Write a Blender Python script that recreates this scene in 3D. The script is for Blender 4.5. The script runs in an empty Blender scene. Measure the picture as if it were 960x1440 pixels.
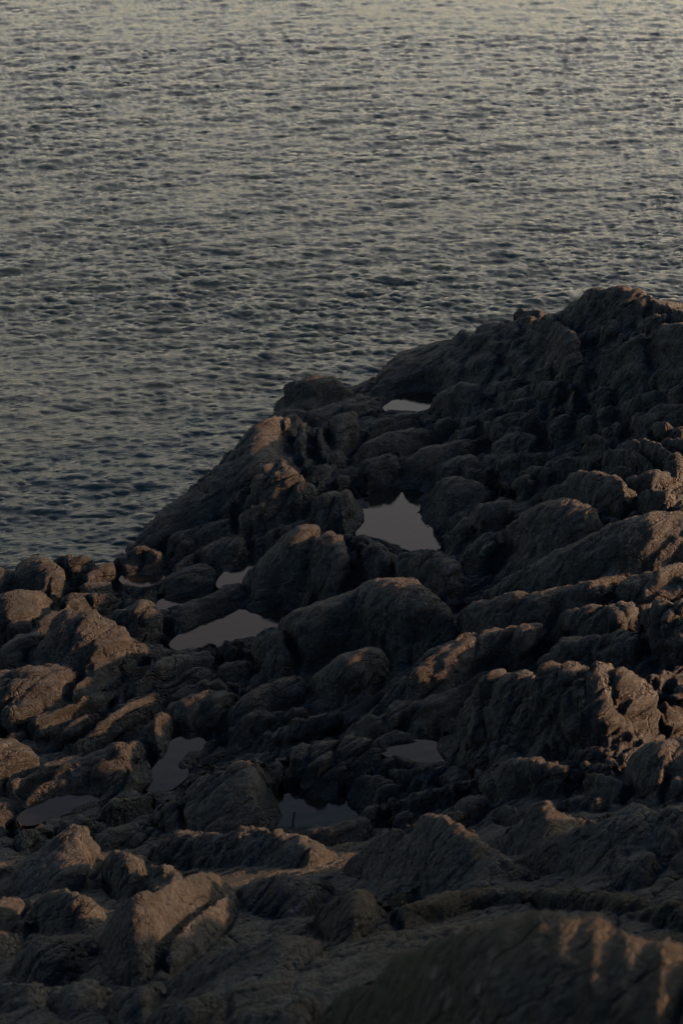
import bpy, math
import numpy as np

# ------------------------------------------------------------------ camera, sky, sun, exposure
scene = bpy.context.scene
COL = scene.collection
CAM_Z = 14.0
PITCH = 25.0
LENS = 67.0
W, H = 960.0, 1440.0
F = H / 36.0 * LENS
CAM_TILT = math.radians(PITCH)

cam_data = bpy.data.cameras.new('camera')
cam = bpy.data.objects.new('camera', cam_data)
COL.objects.link(cam)
cam.location = (0, 0, CAM_Z)
cam.rotation_euler = (math.radians(90 - PITCH), 0, 0)
cam_data.sensor_fit = 'VERTICAL'
cam_data.sensor_height = 36.0
cam_data.sensor_width = 24.0
cam_data.lens = LENS
cam_data.clip_start = 0.1
cam_data.clip_end = 20000
cam_data.dof.use_dof = True
cam_data.dof.focus_distance = 32.0
cam_data.dof.aperture_fstop = 2.6
scene.camera = cam

SUN_EL = 13.5
SUN_AZ = 11.0          # direction towards the sun, degrees from +X (right) towards +Y (away)
world = bpy.data.worlds.new('World')
scene.world = world
world.use_nodes = True
wn, wl = world.node_tree.nodes, world.node_tree.links
for n in list(wn):
    wn.remove(n)
w_out = wn.new('ShaderNodeOutputWorld')
w_bg = wn.new('ShaderNodeBackground')
w_sky = wn.new('ShaderNodeTexSky')
w_sky.sky_type = 'NISHITA'
w_sky.sun_disc = False
w_sky.sun_elevation = math.radians(SUN_EL)
w_sky.sun_rotation = math.radians(90 - SUN_AZ)
w_sky.altitude = 0
w_sky.air_density = 1.0
w_sky.dust_density = 3.0
w_sky.ozone_density = 1.0
w_hsv = wn.new('ShaderNodeHueSaturation')
w_hsv.inputs['Saturation'].default_value = 0.55
w_bg.inputs['Strength'].default_value = 0.15
w_tc = wn.new('ShaderNodeTexCoord')
w_sep = wn.new('ShaderNodeSeparateXYZ')
w_ramp = wn.new('ShaderNodeValToRGB')       # warm dusty haze low in the sky, deep blue overhead
_e = w_ramp.color_ramp.elements
_e[0].position = 0.0
_e[0].color = (1.62, 1.41, 1.12, 1)
_e[1].position = 0.95
_e[1].color = (0.06, 0.22, 0.36, 1)
_x = _e.new(0.35)
_x.color = (0.87, 0.75, 0.63, 1)
_x = _e.new(0.48)
_x.color = (0.90, 0.70, 0.58, 1)
_x = _e.new(0.60)
_x.color = (0.10, 0.245, 0.37, 1)
w_mul = wn.new('ShaderNodeMix')
w_mul.data_type = 'RGBA'
w_mul.blend_type = 'MULTIPLY'
w_mul.inputs['Factor'].default_value = 1.0
wl.new(w_tc.outputs['Generated'], w_sep.inputs['Vector'])
wl.new(w_sep.outputs['Z'], w_ramp.inputs['Fac'])
wl.new(w_sky.outputs['Color'], w_hsv.inputs['Color'])
wl.new(w_hsv.outputs['Color'], w_mul.inputs[6])
wl.new(w_ramp.outputs['Color'], w_mul.inputs[7])
wl.new(w_mul.outputs[2], w_bg.inputs['Color'])
wl.new(w_bg.outputs['Background'], w_out.inputs['Surface'])

sun_data = bpy.data.lights.new('sun', 'SUN')
sun_data.energy = 5.0
sun_data.angle = math.radians(0.6)
sun_data.color = (1.0, 0.43, 0.18)
sun = bpy.data.objects.new('sun', sun_data)
COL.objects.link(sun)
ce, se = math.cos(math.radians(SUN_EL)), math.sin(math.radians(SUN_EL))
ca, sa = math.cos(math.radians(SUN_AZ)), math.sin(math.radians(SUN_AZ))
from mathutils import Vector
sun.rotation_euler = Vector((ce * ca, ce * sa, se)).to_track_quat('Z', 'Y').to_euler()

scene.view_settings.view_transform = 'Standard'
scene.view_settings.look = 'None'
scene.view_settings.exposure = 1.5
scene.view_settings.gamma = 1.0

# ------------------------------------------------------------------ numpy noise
rng = np.random.RandomState(7)
PERM = rng.permutation(256).astype(np.int32)
PERM2 = np.concatenate([PERM, PERM, PERM[:4]])
_g = rng.normal(size=(256, 3))
GRAD = (_g / np.linalg.norm(_g, axis=1, keepdims=True)).astype(np.float32)
JIT = rng.rand(256, 3).astype(np.float32)


def hash3(i, j, k):
    return PERM2[(PERM2[(PERM2[i & 255] + j) & 255] + k) & 255]


def perlin(P):
    P = P.astype(np.float32)
    I = np.floor(P).astype(np.int32)
    f = P - I
    u = f * f * f * (f * (f * 6 - 15) + 10)
    out = 0
    for dx in (0, 1):
        wx = u[:, 0] if dx else 1 - u[:, 0]
        for dy in (0, 1):
            wy = u[:, 1] if dy else 1 - u[:, 1]
            for dz in (0, 1):
                wz = u[:, 2] if dz else 1 - u[:, 2]
                g = GRAD[hash3(I[:, 0] + dx, I[:, 1] + dy, I[:, 2] + dz)]
                d = g[:, 0] * (f[:, 0] - dx) + g[:, 1] * (f[:, 1] - dy) + g[:, 2] * (f[:, 2] - dz)
                out = out + wx * wy * wz * d
    return out * 1.6


def fbm(P, octaves=4, gain=0.5):
    a, s, out = 1.0, 1.0, 0
    for o in range(octaves):
        out = out + a * perlin(P * s + 17.3 * o)
        a *= gain
        s *= 2.07
    return out


def ridged(P, octaves=3, gain=0.5):
    a, s, out = 1.0, 1.0, 0
    for o in range(octaves):
        out = out + a * (1 - np.abs(perlin(P * s + 31.7 * o)) * 2)
        a *= gain
        s *= 2.13
    return out


def worley(P):
    P = P.astype(np.float32)
    I = np.floor(P).astype(np.int32)
    f = P - I
    F1 = np.full(len(P), 9, np.float32)
    F2 = np.full(len(P), 9, np.float32)
    for dx in (-1, 0, 1):
        for dy in (-1, 0, 1):
            for dz in (-1, 0, 1):
                jt = JIT[hash3(I[:, 0] + dx, I[:, 1] + dy, I[:, 2] + dz)]
                d = (jt[:, 0] + dx - f[:, 0]) ** 2 + (jt[:, 1] + dy - f[:, 1]) ** 2 + (jt[:, 2] + dz - f[:, 2]) ** 2
                F2 = np.minimum(F2, np.maximum(F1, d))
                F1 = np.minimum(F1, d)
    return np.sqrt(F1), np.sqrt(F2)


STR = math.radians(46)       # strike of the rock's layering on the ground
SC, SS = math.cos(STR), math.sin(STR)


def strike(P):
    a = P[:, 0] * SC + P[:, 1] * SS
    c = -P[:, 0] * SS + P[:, 1] * SC
    return np.stack([a, c + 0.25 * P[:, 2], P[:, 2] - 0.25 * c], 1)


def rock_relief(P, crack=1.0, layer=1.0, lump=1.0, detail=1.0):
    """metres of relief along the normal at points P"""
    size = 0.8
    Q = strike(P)
    # gentle domain warp so nothing runs dead straight
    wv = 0.10 * np.stack([perlin(Q * 0.9), perlin(Q * 0.9 + 40), perlin(Q * 0.9 + 80)], 1)
    Q = Q + wv
    d = lump * 0.065 * size * perlin(Q * np.array([0.55, 0.9, 0.9]) / size)
    d = d + lump * 0.03 * size * fbm(Q * np.array([0.5, 1.0, 1.0]) * 2.2 / size, 2)
    # joint cracks, stretched along the strike
    F1, F2 = worley(Q * np.array([0.55, 1.9, 1.5]))
    e = F2 - F1
    d = d - crack * 0.10 * np.exp(-np.abs(e) / 0.07) + crack * 0.028 * (1 - np.clip(F1, 0, 1) ** 2)
    F1, F2 = worley(Q * np.array([1.6, 4.8, 4.0]) + 9.1)
    e = F2 - F1
    m = np.clip(0.45 + 1.5 * perlin(Q * 0.8 + 7), 0, 1)
    d = d - crack * m * 0.05 * np.exp(-np.abs(e) / 0.08) + crack * m * 0.008 * (1 - np.clip(F1, 0, 1) ** 2)
    # layering: thin ribs along the strike, in swathes
    m2 = np.clip(0.6 + 1.2 * perlin(Q * 0.6 + 3), 0.15, 1.3)
    r = ridged(Q * np.array([0.40, 3.6, 3.6]), 2)
    d = d + layer * m2 * 0.028 * r
    # weathered grain and pits
    d = d + detail * 0.019 * fbm(Q * np.array([3.5, 7.0, 7.0]), 4, 0.6)
    return d


# ------------------------------------------------------------------ pixel rays and the lie of the land
def ray(u, v):
    u = np.asarray(u, float)
    v = np.asarray(v, float)
    x = (u - W / 2) / F
    y = -(v - H / 2) / F
    # camera axes: right=+X, up=(0, sin, cos), forward=(0, cos, -sin)
    d = np.stack([x, math.cos(CAM_TILT) + y * math.sin(CAM_TILT), -math.sin(CAM_TILT) + y * math.cos(CAM_TILT)], -1)
    return d


def on_plane(u, v, z):
    d = ray(u, v)
    t = (z - CAM_Z) / d[..., 2]
    return np.stack([d[..., 0] * t, d[..., 1] * t, np.zeros_like(t) + z], -1)


# (u, v, z): height of the bedrock at that place; unseen heights right of frame are shaped for the sunlight
CTRL = [
    # shoreline
    (-200, 800, 0.0), (0, 812, 0.0), (80, 800, 0.15), (165, 785, 0.1), (215, 728, 0.1), (255, 690, 0.1), (330, 618, 0.1), (378, 580, 0.1),
    (440, 552, 0.15), (500, 540, 0.2), (535, 530, 0.35),
    # headland crest
    (560, 510, 0.75), (620, 487, 0.9), (690, 463, 1.15), (750, 450, 1.4), (800, 440, 1.8), (850, 420, 2.4), (905, 428, 2.5), (960, 445, 2.5),
    (1060, 450, 2.2), (1250, 440, 2.4),
    # headland flank
    (590, 565, 0.5), (700, 520, 1.15), (780, 500, 1.6), (870, 490, 2.3), (950, 490, 2.7), (1100, 520, 3.0),
    (650, 600, 0.85), (740, 600, 1.35), (830, 570, 1.7), (930, 560, 2.2), (800, 630, 1.5), (900, 620, 2.0), (960, 640, 2.3), (1150, 650, 2.0),
    # shelf and left slope
    (400, 620, 0.75), (480, 600, 0.85), (540, 640, 0.75), (300, 740, 0.55), (390, 690, 1.0), (450, 715, 0.95), (560, 735, 0.7), (230, 780, 0.3),
    (620, 700, 0.95), (690, 700, 1.2), (780, 710, 1.7), (880, 690, 2.2), (960, 720, 2.6),
    (340, 790, 0.45), (440, 800, 0.75), (540, 800, 0.9), (630, 800, 1.15), (760, 790, 1.8), (880, 780, 2.3), (960, 800, 2.55), (1150, 800, 2.0),
    (40, 850, 0.3), (110, 850, 0.45), (205, 830, 0.35), (330, 885, 0.5), (130, 920, 0.9), (0, 960, 0.9), (240, 930, 0.75),
    (450, 900, 0.9), (560, 890, 1.3), (680, 880, 1.7), (800, 880, 2.4), (920, 880, 2.75), (1150, 950, 2.35), (-250, 950, 0.6),
    (60, 1060, 1.0), (160, 1050, 1.1), (240, 1080, 1.15), (330, 980, 1.0), (450, 980, 1.4), (580, 1000, 1.8), (700, 1000, 2.2), (820, 1010, 2.9), (940, 1000, 2.8),
    (80, 1135, 1.35), (0, 1180, 1.7), (150, 1190, 1.9), (300, 1130, 1.7), (440, 1148, 1.9), (480, 1090, 1.8), (590, 1066, 2.0), (700, 1090, 2.5),
    (820, 1080, 3.0), (940, 1090, 3.05), (1100, 1100, 2.8),
    (570, 1190, 2.9), (700, 1180, 3.0), (820, 1180, 3.4), (940, 1180, 3.7),
    (-200, 1300, 3.0), (50, 1300, 2.9), (200, 1300, 3.3), (350, 1220, 2.9), (350, 1320, 3.9), (500, 1280, 4.0), (640, 1250, 3.7), (760, 1250, 4.2), (900, 1250, 4.6),
    (50, 1400, 4.2), (200, 1410, 4.8), (350, 1420, 5.6), (500, 1400, 5.8), (620, 1340, 5.9), (750, 1320, 6.2), (880, 1340, 6.5), (960, 1360, 6.6),
    (700, 1440, 7.0), (900, 1440, 7.4), (1200, 1300, 5.6), (-200, 1440, 4.6),
    (300, 1560, 7.4), (600, 1600, 8.6), (900, 1600, 8.7), (0, 1560, 6.6),
]
SEA = [  # places on the sea's plane where the bottom lies deep
    (-400, 760), (-150, 740), (0, 750), (80, 745), (150, 725), (195, 670), (240, 625), (290, 570), (340, 535), (400, 510), (460, 500), (510, 480),
    (540, 430), (600, 390), (680, 375), (760, 360), (850, 345), (960, 350), (1100, 340), (1300, 330), (-200, 500), (200, 400), (500, 200), (900, 150), (-400, 100),
    (1300, 100), (300, 0),
]
_pts = np.array([[*(on_plane(u, v, z)[:2]), z] for u, v, z in CTRL] + [[*(on_plane(u, v, 0)[:2]), -1.6] for u, v in SEA])
_pts = np.concatenate([_pts, np.array([[0, 2, 10.5], [-8, 0, 9.5], [8, 2, 9.0], [4.6, 9.6, 9.0], [6.2, 11.0, 9.4], [6.0, 8.5, 9.6], [6.8, 16.0, 4.9], [-16, 6, 5.0], [18, 10, 4.0], [0, -10, 11.5], [22, 24, 2.5], [26, 34, 1.8],  # unseen humps at near right are added to shade the foreground
                                       [-22, 22, 0.6], [-26, 14, 3], [30, -6, 4.5], [-30, -6, 8]])])


def _phi(r2):
    return np.sqrt(r2 + 0.6)


_A = _phi(((_pts[:, None, :2] - _pts[None, :, :2]) ** 2).sum(-1)) - 0.0
_n = len(_pts)
_M = np.zeros((_n + 3, _n + 3))
_M[:_n, :_n] = _A + np.eye(_n) * -0.08
_M[:_n, _n] = 1
_M[:_n, _n + 1:] = _pts[:, :2]
_M[_n:, :_n] = _M[:_n, _n:].T
_w = np.linalg.solve(_M, np.concatenate([_pts[:, 2], np.zeros(3)]))


def land0(XY):
    out = np.empty(len(XY))
    for s in range(0, len(XY), 40000):
        q = XY[s:s + 40000]
        r2 = ((q[:, None, :] - _pts[None, :, :2]) ** 2).sum(-1)
        out[s:s + 40000] = _phi(r2) @ _w[:_n] + _w[_n] + q @ _w[_n + 1:]
    return out


def hit(u, v, land=land0):
    """where the view ray through pixel (u, v) meets the land"""
    d = ray(u, v)
    t = np.linspace(3, 75, 600)
    P = d[None, :] * t[:, None]
    z = P[:, 2] + CAM_Z
    g = land(P[:, :2])
    below = np.where(z < np.maximum(g, -0.3))[0]
    k = below[0] if len(below) else len(t) - 1
    if k > 0:
        a0, a1 = z[k - 1] - g[k - 1], z[k] - g[k]
        f = a0 / (a0 - a1) if a0 != a1 else 0
        tt = t[k - 1] + min(max(f, 0), 1) * (t[k] - t[k - 1])
    else:
        tt = t[0]
    p = d * tt
    p[2] += CAM_Z
    return p


# tide pools: pixel outline of the visible water; each lies level at the height the land has there
POOLS = [
    ('pool_a', 'small pale tide pool on the flat shelf below the headland, topmost of the pools', (585, 567),
     [(540, 576), (556, 566), (566, 556), (588, 552), (613, 554), (610, 569), (598, 577), (570, 579)]),
    ('pool_b', 'large open tide pool with rippled water beside the warm-lit boulder', (565, 738),
     [(504, 752), (516, 742), (521, 730), (518, 714), (521, 700), (545, 690), (575, 688), (600, 692), (585, 704), (580, 718), (590, 728), (597, 738), (602, 750), (616, 760), (633, 769), (624, 777), (600, 779), (575, 769), (540, 760)]),
    ('pool_c', 'long narrow pool slanting beside the large flat-faced boulder', (325, 888),
     [(242, 909), (260, 893), (292, 877), (316, 869), (334, 860), (350, 864), (368, 864), (385, 861), (412, 863), (388, 882), (350, 894), (300, 908), (270, 912)]),
    ('pool_d', 'thin sliver of pool above the striped stone near the left shore', (203, 821), [(172, 812), (196, 808), (228, 811), (218, 824), (200, 827), (186, 823)]),
    ('pool_e', 'wedge-shaped pool between the dark rounded lobe and the long ridge', (338, 810), [(310, 823), (322, 805), (342, 796), (370, 796), (356, 808), (338, 820), (320, 826)]),
    ('pool_f', 'tiny pool squeezed between the striped stone and long dark lobe', (240, 848), [(225, 851), (236, 843), (272, 842), (258, 849), (240, 853), (228, 858)]),
    ('pool_g', 'dark pool holding a thin upright twig below the rugged block', (440, 1150),
     [(392, 1161), (400, 1146), (402, 1120), (425, 1124), (450, 1126), (475, 1128), (490, 1138), (500, 1153), (470, 1158), (440, 1162), (415, 1163)]),
    ('pool_h', 'small dim pool under the left foot of the broad rugged crag', (590, 1065), [(535, 1052), (560, 1046), (590, 1046), (612, 1048), (624, 1071), (600, 1076), (575, 1070)]),
    ('pool_i', 'crooked stepped pool running down between ribbed ridge and ridge-backed block', (243, 1080),
     [(248, 1040), (286, 1042), (266, 1058), (248, 1072), (256, 1088), (246, 1098), (232, 1108), (212, 1110), (222, 1085), (240, 1064)]),
    ('pool_j', 'thin dark pool along the foot of the long ribbed ridge at left', (85, 1135), [(32, 1154), (46, 1140), (74, 1129), (105, 1122), (138, 1122), (108, 1133), (70, 1145), (45, 1155)]),
]
pool_data = []
for pid, lab, (cu, cv), poly in POOLS:
    p = hit(cu, cv)
    zp = p[2] - 0.03
    ring = np.array([on_plane(a, b, zp)[:2] for a, b in poly])
    for _ in range(2):      # round the outline's corners
        nx = np.roll(ring, -1, 0)
        ring = np.stack([ring * 0.75 + nx * 0.25, ring * 0.25 + nx * 0.75], 1).reshape(-1, 2)
    pool_data.append((pid, lab, zp, ring))


def sdist(XY, poly):
    """signed distance (negative inside) and whether the point lies on the camera's side"""
    n = len(poly)
    best = np.full(len(XY), 1e9)
    inside = np.zeros(len(XY), bool)
    for i in range(n):
        a, b = poly[i], poly[(i + 1) % n]
        e = b - a
        w_ = XY - a
        t = np.clip((w_ @ e) / (e @ e), 0, 1)
        dd = w_ - t[:, None] * e
        best = np.minimum(best, np.hypot(dd[:, 0], dd[:, 1]))
        cond = (a[1] > XY[:, 1]) != (b[1] > XY[:, 1])
        with np.errstate(divide='ignore', invalid='ignore'):
            xx = (b[0] - a[0]) * (XY[:, 1] - a[1]) / (b[1] - a[1]) + a[0]
        inside ^= cond & (XY[:, 0] < xx)
    return np.where(inside, -best, best)


def carve(XY, z, is_land=False):
    """keep rock out of the pools: rims fall to the water, floors lie under it"""
    z = z.copy()
    for pid, lab, zp, poly in pool_data:
        c = poly.mean(0)
        near = np.hypot(XY[:, 0] - c[0], XY[:, 1] - c[1]) < 4.5
        if not near.any():
            continue
        q = XY[near]
        sd = sdist(q, poly)
        slope = 0.58
        lim = zp + np.where(sd > 0, 0.02 + slope * sd + 2.6 * np.maximum(sd - 0.22, 0), 0.9 * sd)
        zz = z[near]
        if is_land:
            k = np.exp(-(np.maximum(sd, 0) / 0.5) ** 2)
            zz = zz * (1 - k) + np.maximum(zz, zp + 0.05) * k
            zz = np.where(sd < 0, zp - 0.30 * np.clip(-sd / 0.15, 0, 1), zz)
        m = 0.5 * (zz + lim - np.sqrt((zz - lim) ** 2 + 0.0016))
        z[near] = np.where(sd < 2.0, np.minimum(zz, m), zz)
    return z


# ------------------------------------------------------------------ the rocks, listed far to near
# a rock is either a spine of (u, v, radius) or an outline (top edge, foot edge) as seen in the view
STYLE = {
    'knob': (1.0, 0.3, 0.8, 5), 'smooth': (0.25, 0.28, 0.6, 4), 'rib': (0.55, 1.7, 0.9, 5),
    'crag': (1.0, 1.6, 1.35, 8), 'block': (0.5, 0.8, 0.8, 8), 'plain': (0.55, 0.75, 0.8, 6),
}
R = []
def T(name, cat, label, style, *lobes):
    R.append((name, cat, label, style, lobes))
def S(style, *lobes):        # lesser lobes of the bedrock: pieces of the rocky shore itself
    R.append(('rock_lobe', None, None, style, lobes))
T('rock_knoll', 'rock knoll', 'dark smooth summit hump crowning the headland against the sea', 'smooth',
  ([(776,453),(800,425),(825,405),(850,400),(880,402),(910,412),(950,432),(1010,448)],[(776,458),(810,452),(850,444),(900,446),(950,458),(1010,475)]))
T('rock_lobe', 'rock lobe', 'brownish domed lobe tucked just under the summit hump', 'knob', [(866, 441, 15), (905, 434, 16)], [(925, 432, 10), (938, 446, 8)])
T('rock_lobe', 'rock lobe', 'low dark lobe left of the summit, sloping towards the sea', 'smooth', [(795, 450, 14), (834, 440, 11)], [(775, 455, 12), (798, 447, 8)])
T('rounded_rock', 'rock', 'bulging rounded rock with a curved fold at the right edge below the summit', 'smooth',
  ([(903,480),(925,455),(955,448),(985,455),(1012,470)],[(903,492),(930,504),(960,504),(1012,498)]),
  [(940, 487, 18), (965, 490, 18)])
T('rock_tongue', 'rock', 'tongue-shaped lobe with stacked ribs tapering down the headland', 'rib',
  [(770, 470, 24), (790, 492, 20), (800, 512, 15), (801, 530, 10)], [(760, 482, 20), (778, 500, 15)])
T('rock_ridge', 'rock ridge', 'small double ridge right of the ribbed tongue rock', 'knob',
  [(850, 506, 12), (882, 497, 14), (906, 484, 12)], [(880, 507, 11), (903, 502, 10)])
T('rock_lobe', 'rock lobe', 'pair of rounded lobes side by side on the headland at mid-right', 'smooth',
  [(866, 535, 13), (885, 526, 17), (905, 520, 12)], [(925, 536, 14), (950, 532, 15), (980, 538, 15)])
T('rock_ridge', 'rock ridge', 'broken ridge of blocky knobs at the right edge, mid headland', 'knob',
  [(882, 578, 13), (900, 568, 15), (922, 560, 11)], [(928, 552, 10), (952, 553, 11)], [(895, 596, 14), (930, 585, 15), (965, 580, 15)])
T('rock_lobe', 'rock lobe', 'upright rounded knob beside a narrow vertical lobe on the headland', 'knob',
  [(838, 566, 17), (850, 558, 15)], [(806, 556, 10), (802, 582, 9)], [(828, 548, 8), (850, 543, 8)])
T('rock_ridge', 'rock ridge', 'warm-edged ridge split by cross joints in the middle of the headland', 'knob',
  [(703, 566, 11), (742, 554, 14), (778, 552, 14)], [(674, 590, 11), (696, 583, 12)], [(712, 577, 12), (738, 569, 12)],
  [(690, 610, 16), (722, 600, 18), (750, 592, 15)])
T('rock_lobe', 'rock lobe', 'two small rounded lobes in a row above the cross-jointed ridge', 'smooth',
  [(698, 547, 11), (728, 537, 11)], [(750, 530, 11), (768, 529, 12)])
T('boulder', 'boulder', 'squarish pale-topped boulder standing right of the shelf pool', 'smooth',
  ([(602,578),(612,550),(640,538),(670,538),(685,545),(691,568)],[(602,586),(630,594),(660,590),(691,576)]),
  [(680, 562, 13), (682, 575, 9)])
T('rock_dome', 'rock dome', 'large smooth dark dome dropping to the sea behind the shelf pool', 'smooth',
  ([(523,546),(540,515),(560,495),(590,485),(630,478),(660,472),(682,480)],[(523,552),(560,549),(600,546),(640,522),(682,497)],42,1.9),
  ([(600,532),(606,512),(624,499),(645,495),(660,512)],[(600,540),(618,545),(645,538),(660,525)],45,1.4))
T('rock_lobe', 'rock lobe', 'low twin lobes on the skyline left of the headland summit', 'smooth',
  [(722, 446, 12), (757, 444, 11)], [(702, 458, 9), (745, 454, 10)])
T('rock_lobe', 'rock lobe', 'flat dark lobes on the skyline where the headland starts to climb', 'smooth',
  [(672, 468, 12), (705, 464, 13), (725, 466, 10)], [(662, 484, 12), (692, 478, 12)], [(640, 480, 10), (652, 474, 10)])
T('leaning_rock', 'rock', 'small smooth grey face leaning beside the dark dome behind the shelf', 'smooth', [(670, 520, 16), (690, 512, 15)])
T('rock_ridge', 'rock ridge', 'long shadowed shelf ridge below the skyline lobes', 'smooth', [(690, 494, 12), (720, 488, 12), (752, 484, 10)], [(714, 505, 10), (738, 503, 9)])
T('rock_lobe', 'rock lobe', 'two stacked lobes right of the long arched lobe, touching the jointed ridge', 'smooth',
  [(648, 598, 12), (668, 594, 10)], [(645, 614, 12), (668, 610, 11)])
T('rock_ridge', 'rock ridge', 'low bumpy ridge with a warm end just under the jointed ridge', 'knob', [(700, 632, 12), (728, 624, 13), (752, 620, 11)], [(712, 645, 8), (742, 636, 9)])
S('knob', [(806, 480, 11), (826, 474, 11)], [(846, 465, 14), (858, 462, 12)], [(818, 497, 9), (830, 494, 8)], [(842, 522, 9), (866, 522, 8)],
  [(815, 528, 11)], [(775, 582, 11)], [(812, 600, 11), (838, 592, 12), (860, 584, 10)], [(775, 612, 14), (795, 600, 12)], [(848, 612, 13), (870, 606, 11)],
  [(905, 455, 12), (930, 452, 12)], [(832, 455, 12)], [(758, 460, 9)], [(800, 545, 8)], [(660, 575, 8)], [(620, 600, 12), (640, 592, 8)], [(825, 622, 12), (850, 628, 10)],
  [(930, 608, 13), (965, 606, 14)], [(870, 480, 10)], [(895, 515, 8)], [(735, 520, 9)])
T('rock_dome', 'rock dome', 'low dark whaleback at the water edge, left of the flat shelf', 'smooth', [(392, 562, 10), (425, 550, 15), (465, 545, 15), (488, 550, 8)])
T('rock_slab', 'rock slab', 'flat smooth slab running from the shelf down the water edge', 'smooth',
  ([(340,612),(370,582),(400,570),(440,566),(500,553),(545,552)],[(340,612),(380,610),(430,590),(480,582),(530,578),(545,562)],24))
T('rounded_rock', 'rock', 'rounded blue-grey rock bulging below the flat shelf', 'smooth',
  ([(448,615),(455,590),(475,577),(500,575),(512,595)],[(448,622),(465,635),(490,637),(512,615)],50))
T('rock_fold', 'rock', 'folded lobe with a deep vertical groove, left of the blue-grey rock', 'rib',
  ([(405,640),(412,610),(430,592),(440,596),(442,630)],[(405,642),(420,646),(442,642)]),
  ([(436,630),(442,600),(455,590),(466,612),(468,636)],[(436,642),(450,646),(468,640)],42))
T('rock_lobe', 'rock lobe', 'arched lobe with pale right end below the shelf pool', 'smooth', [(520, 610, 12), (550, 596, 13), (585, 590, 9)])
T('rounded_rock', 'rock', 'long rounded lobe with a lichen-speckled crest, second below the shelf pool', 'smooth',
  ([(485,645),(510,628),(540,608),(575,603),(600,605),(615,611)],[(485,652),(520,654),(560,642),(590,627),(615,617)]))
T('rounded_rock', 'rock', 'elongated dark lobe above the large pool, pointing up to the right', 'smooth',
  ([(556,658),(575,640),(605,625),(645,618),(690,608)],[(556,668),(590,674),(625,655),(660,642),(690,620)]))
T('rounded_rock', 'rock', 'dark egg-shaped rock at the shadowed back of the large pool', 'smooth', [(522, 664, 16), (548, 658, 19)])
T('small_rock', 'rock', 'small low stone at the back edge of the large pool', 'knob', [(562, 682, 7), (578, 680, 7)])
T('rounded_rock', 'rock', 'low pale-topped lobe behind the right rock of the large pool', 'smooth', [(620, 668, 10), (655, 657, 11)])
T('rock_lobe', 'rock lobe', 'cluster of four small cushion lobes left of the dark egg-shaped rock', 'smooth',
  [(425, 644, 8), (442, 643, 7)], [(458, 646, 9), (482, 645, 9)], [(430, 660, 10), (465, 657, 10)], [(448, 677, 11), (462, 678, 9)], [(475, 676, 12), (492, 676, 9)])
T('knobbly_rock', 'rock', 'peaked knob with a finely cracked warm-lit top on the left slope', 'knob',
  ([(348,690),(365,665),(385,645),(398,642),(412,655),(430,675),(450,688),(463,695)],[(348,690),(355,715),(380,720),(420,712),(445,705),(463,695)]))
T('boulder', 'boulder', 'warm-lit rounded boulder at the left edge of the large pool', 'knob',
  ([(428,712),(440,700),(465,690),(490,689),(510,697),(519,715),(521,735)],[(428,712),(435,730),(455,745),(480,750),(505,752),(521,738)]))
T('boulder', 'boulder', 'dark twin-topped rock rising from the right side of the large pool', 'smooth',
  ([(573,716),(590,695),(615,675),(640,670),(668,674),(690,688),(703,690)],[(573,716),(590,728),(620,730),(660,712),(690,705),(703,690)]),
  ([(588,745),(600,725),(625,715),(650,718),(662,735),(668,760)],[(588,745),(600,757),(625,768),(650,768),(668,760)]))
T('rock_lobe', 'rock lobe', 'stacked rounded ledges under the peaked knob on the left slope', 'knob', [(338, 742, 12), (370, 724, 15), (402, 720, 10)], [(352, 708, 10), (392, 702, 12)], [(365, 738, 9), (378, 733, 8)])
T('rock_ridge', 'rock ridge', 'slender tube-like ridge running up to the warm-lit boulder', 'plain', [(350, 764, 13), (395, 748, 12), (440, 732, 9)])
T('rock_hump', 'rock', 'big dark egg-fronted hump between the large pool and the long slanting pool', 'smooth',
  ([(330,825),(350,805),(375,780),(400,755),(420,740),(445,737),(460,750),(468,790)],[(330,825),(345,840),(380,845),(420,835),(450,820),(468,790)]),
  ([(416,800),(425,775),(440,757),(465,748),(485,755),(497,780),(501,815)],[(416,805),(425,825),(450,838),(480,836),(501,818)]))
T('rock_mass', 'rock', 'shadowed knobbly rock mass on the near side of the large pool', 'plain',
  ([(492,770),(510,758),(540,765),(562,780),(572,800)],[(492,780),(500,815),(530,828),(555,820),(572,800)]),
  ([(545,795),(570,777),(610,777),(645,790),(657,825)],[(545,800),(555,835),(590,845),(630,855),(657,830)]),
  ([(460,748),(480,742),(520,758),(560,772),(600,782)],[(460,756),(500,775),(560,795),(600,786)]))
T('rock_slope', 'rock slope', 'smooth brownish bulge along the waterline of the left slope', 'smooth',
  ([(160,785),(185,760),(215,725),(240,695),(265,680),(295,682),(318,695)],[(160,785),(200,790),(240,775),(280,745),(305,725),(318,695)],32))
T('rock_slope', 'rock slope', 'steep smooth dark slope falling to the sea under the flat slab', 'smooth',
  ([(250,690),(290,660),(325,622),(355,590),(385,572),(420,575),(440,590)],[(250,690),(290,700),(330,712),(360,690),(390,650),(420,620),(440,590)],26))
T('rock_lobe', 'rock lobe', 'dark lumpy foot of the left slope just above the shore slivers of pool', 'knob',
  ([(152,793),(170,780),(195,768),(220,770),(236,790)],[(152,798),(180,812),(210,813),(236,798)]))
T('rock_slope', 'rock slope', 'long ribbed shoulder of the left slope above the wedge-shaped pool', 'plain',
  ([(228,808),(250,790),(285,768),(320,755),(350,748),(365,755)],[(228,811),(250,812),(290,800),(330,795),(355,780),(365,765)]),
  ([(215,775),(240,750),(280,735),(320,725),(345,735)],[(215,778),(250,785),(300,768),(330,758),(345,745)]))
T('small_rock', 'rock', 'small dark stone at the upper end of the wedge-shaped pool', 'smooth', [(305, 802, 6), (325, 799, 7), (338, 799, 5)])
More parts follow.
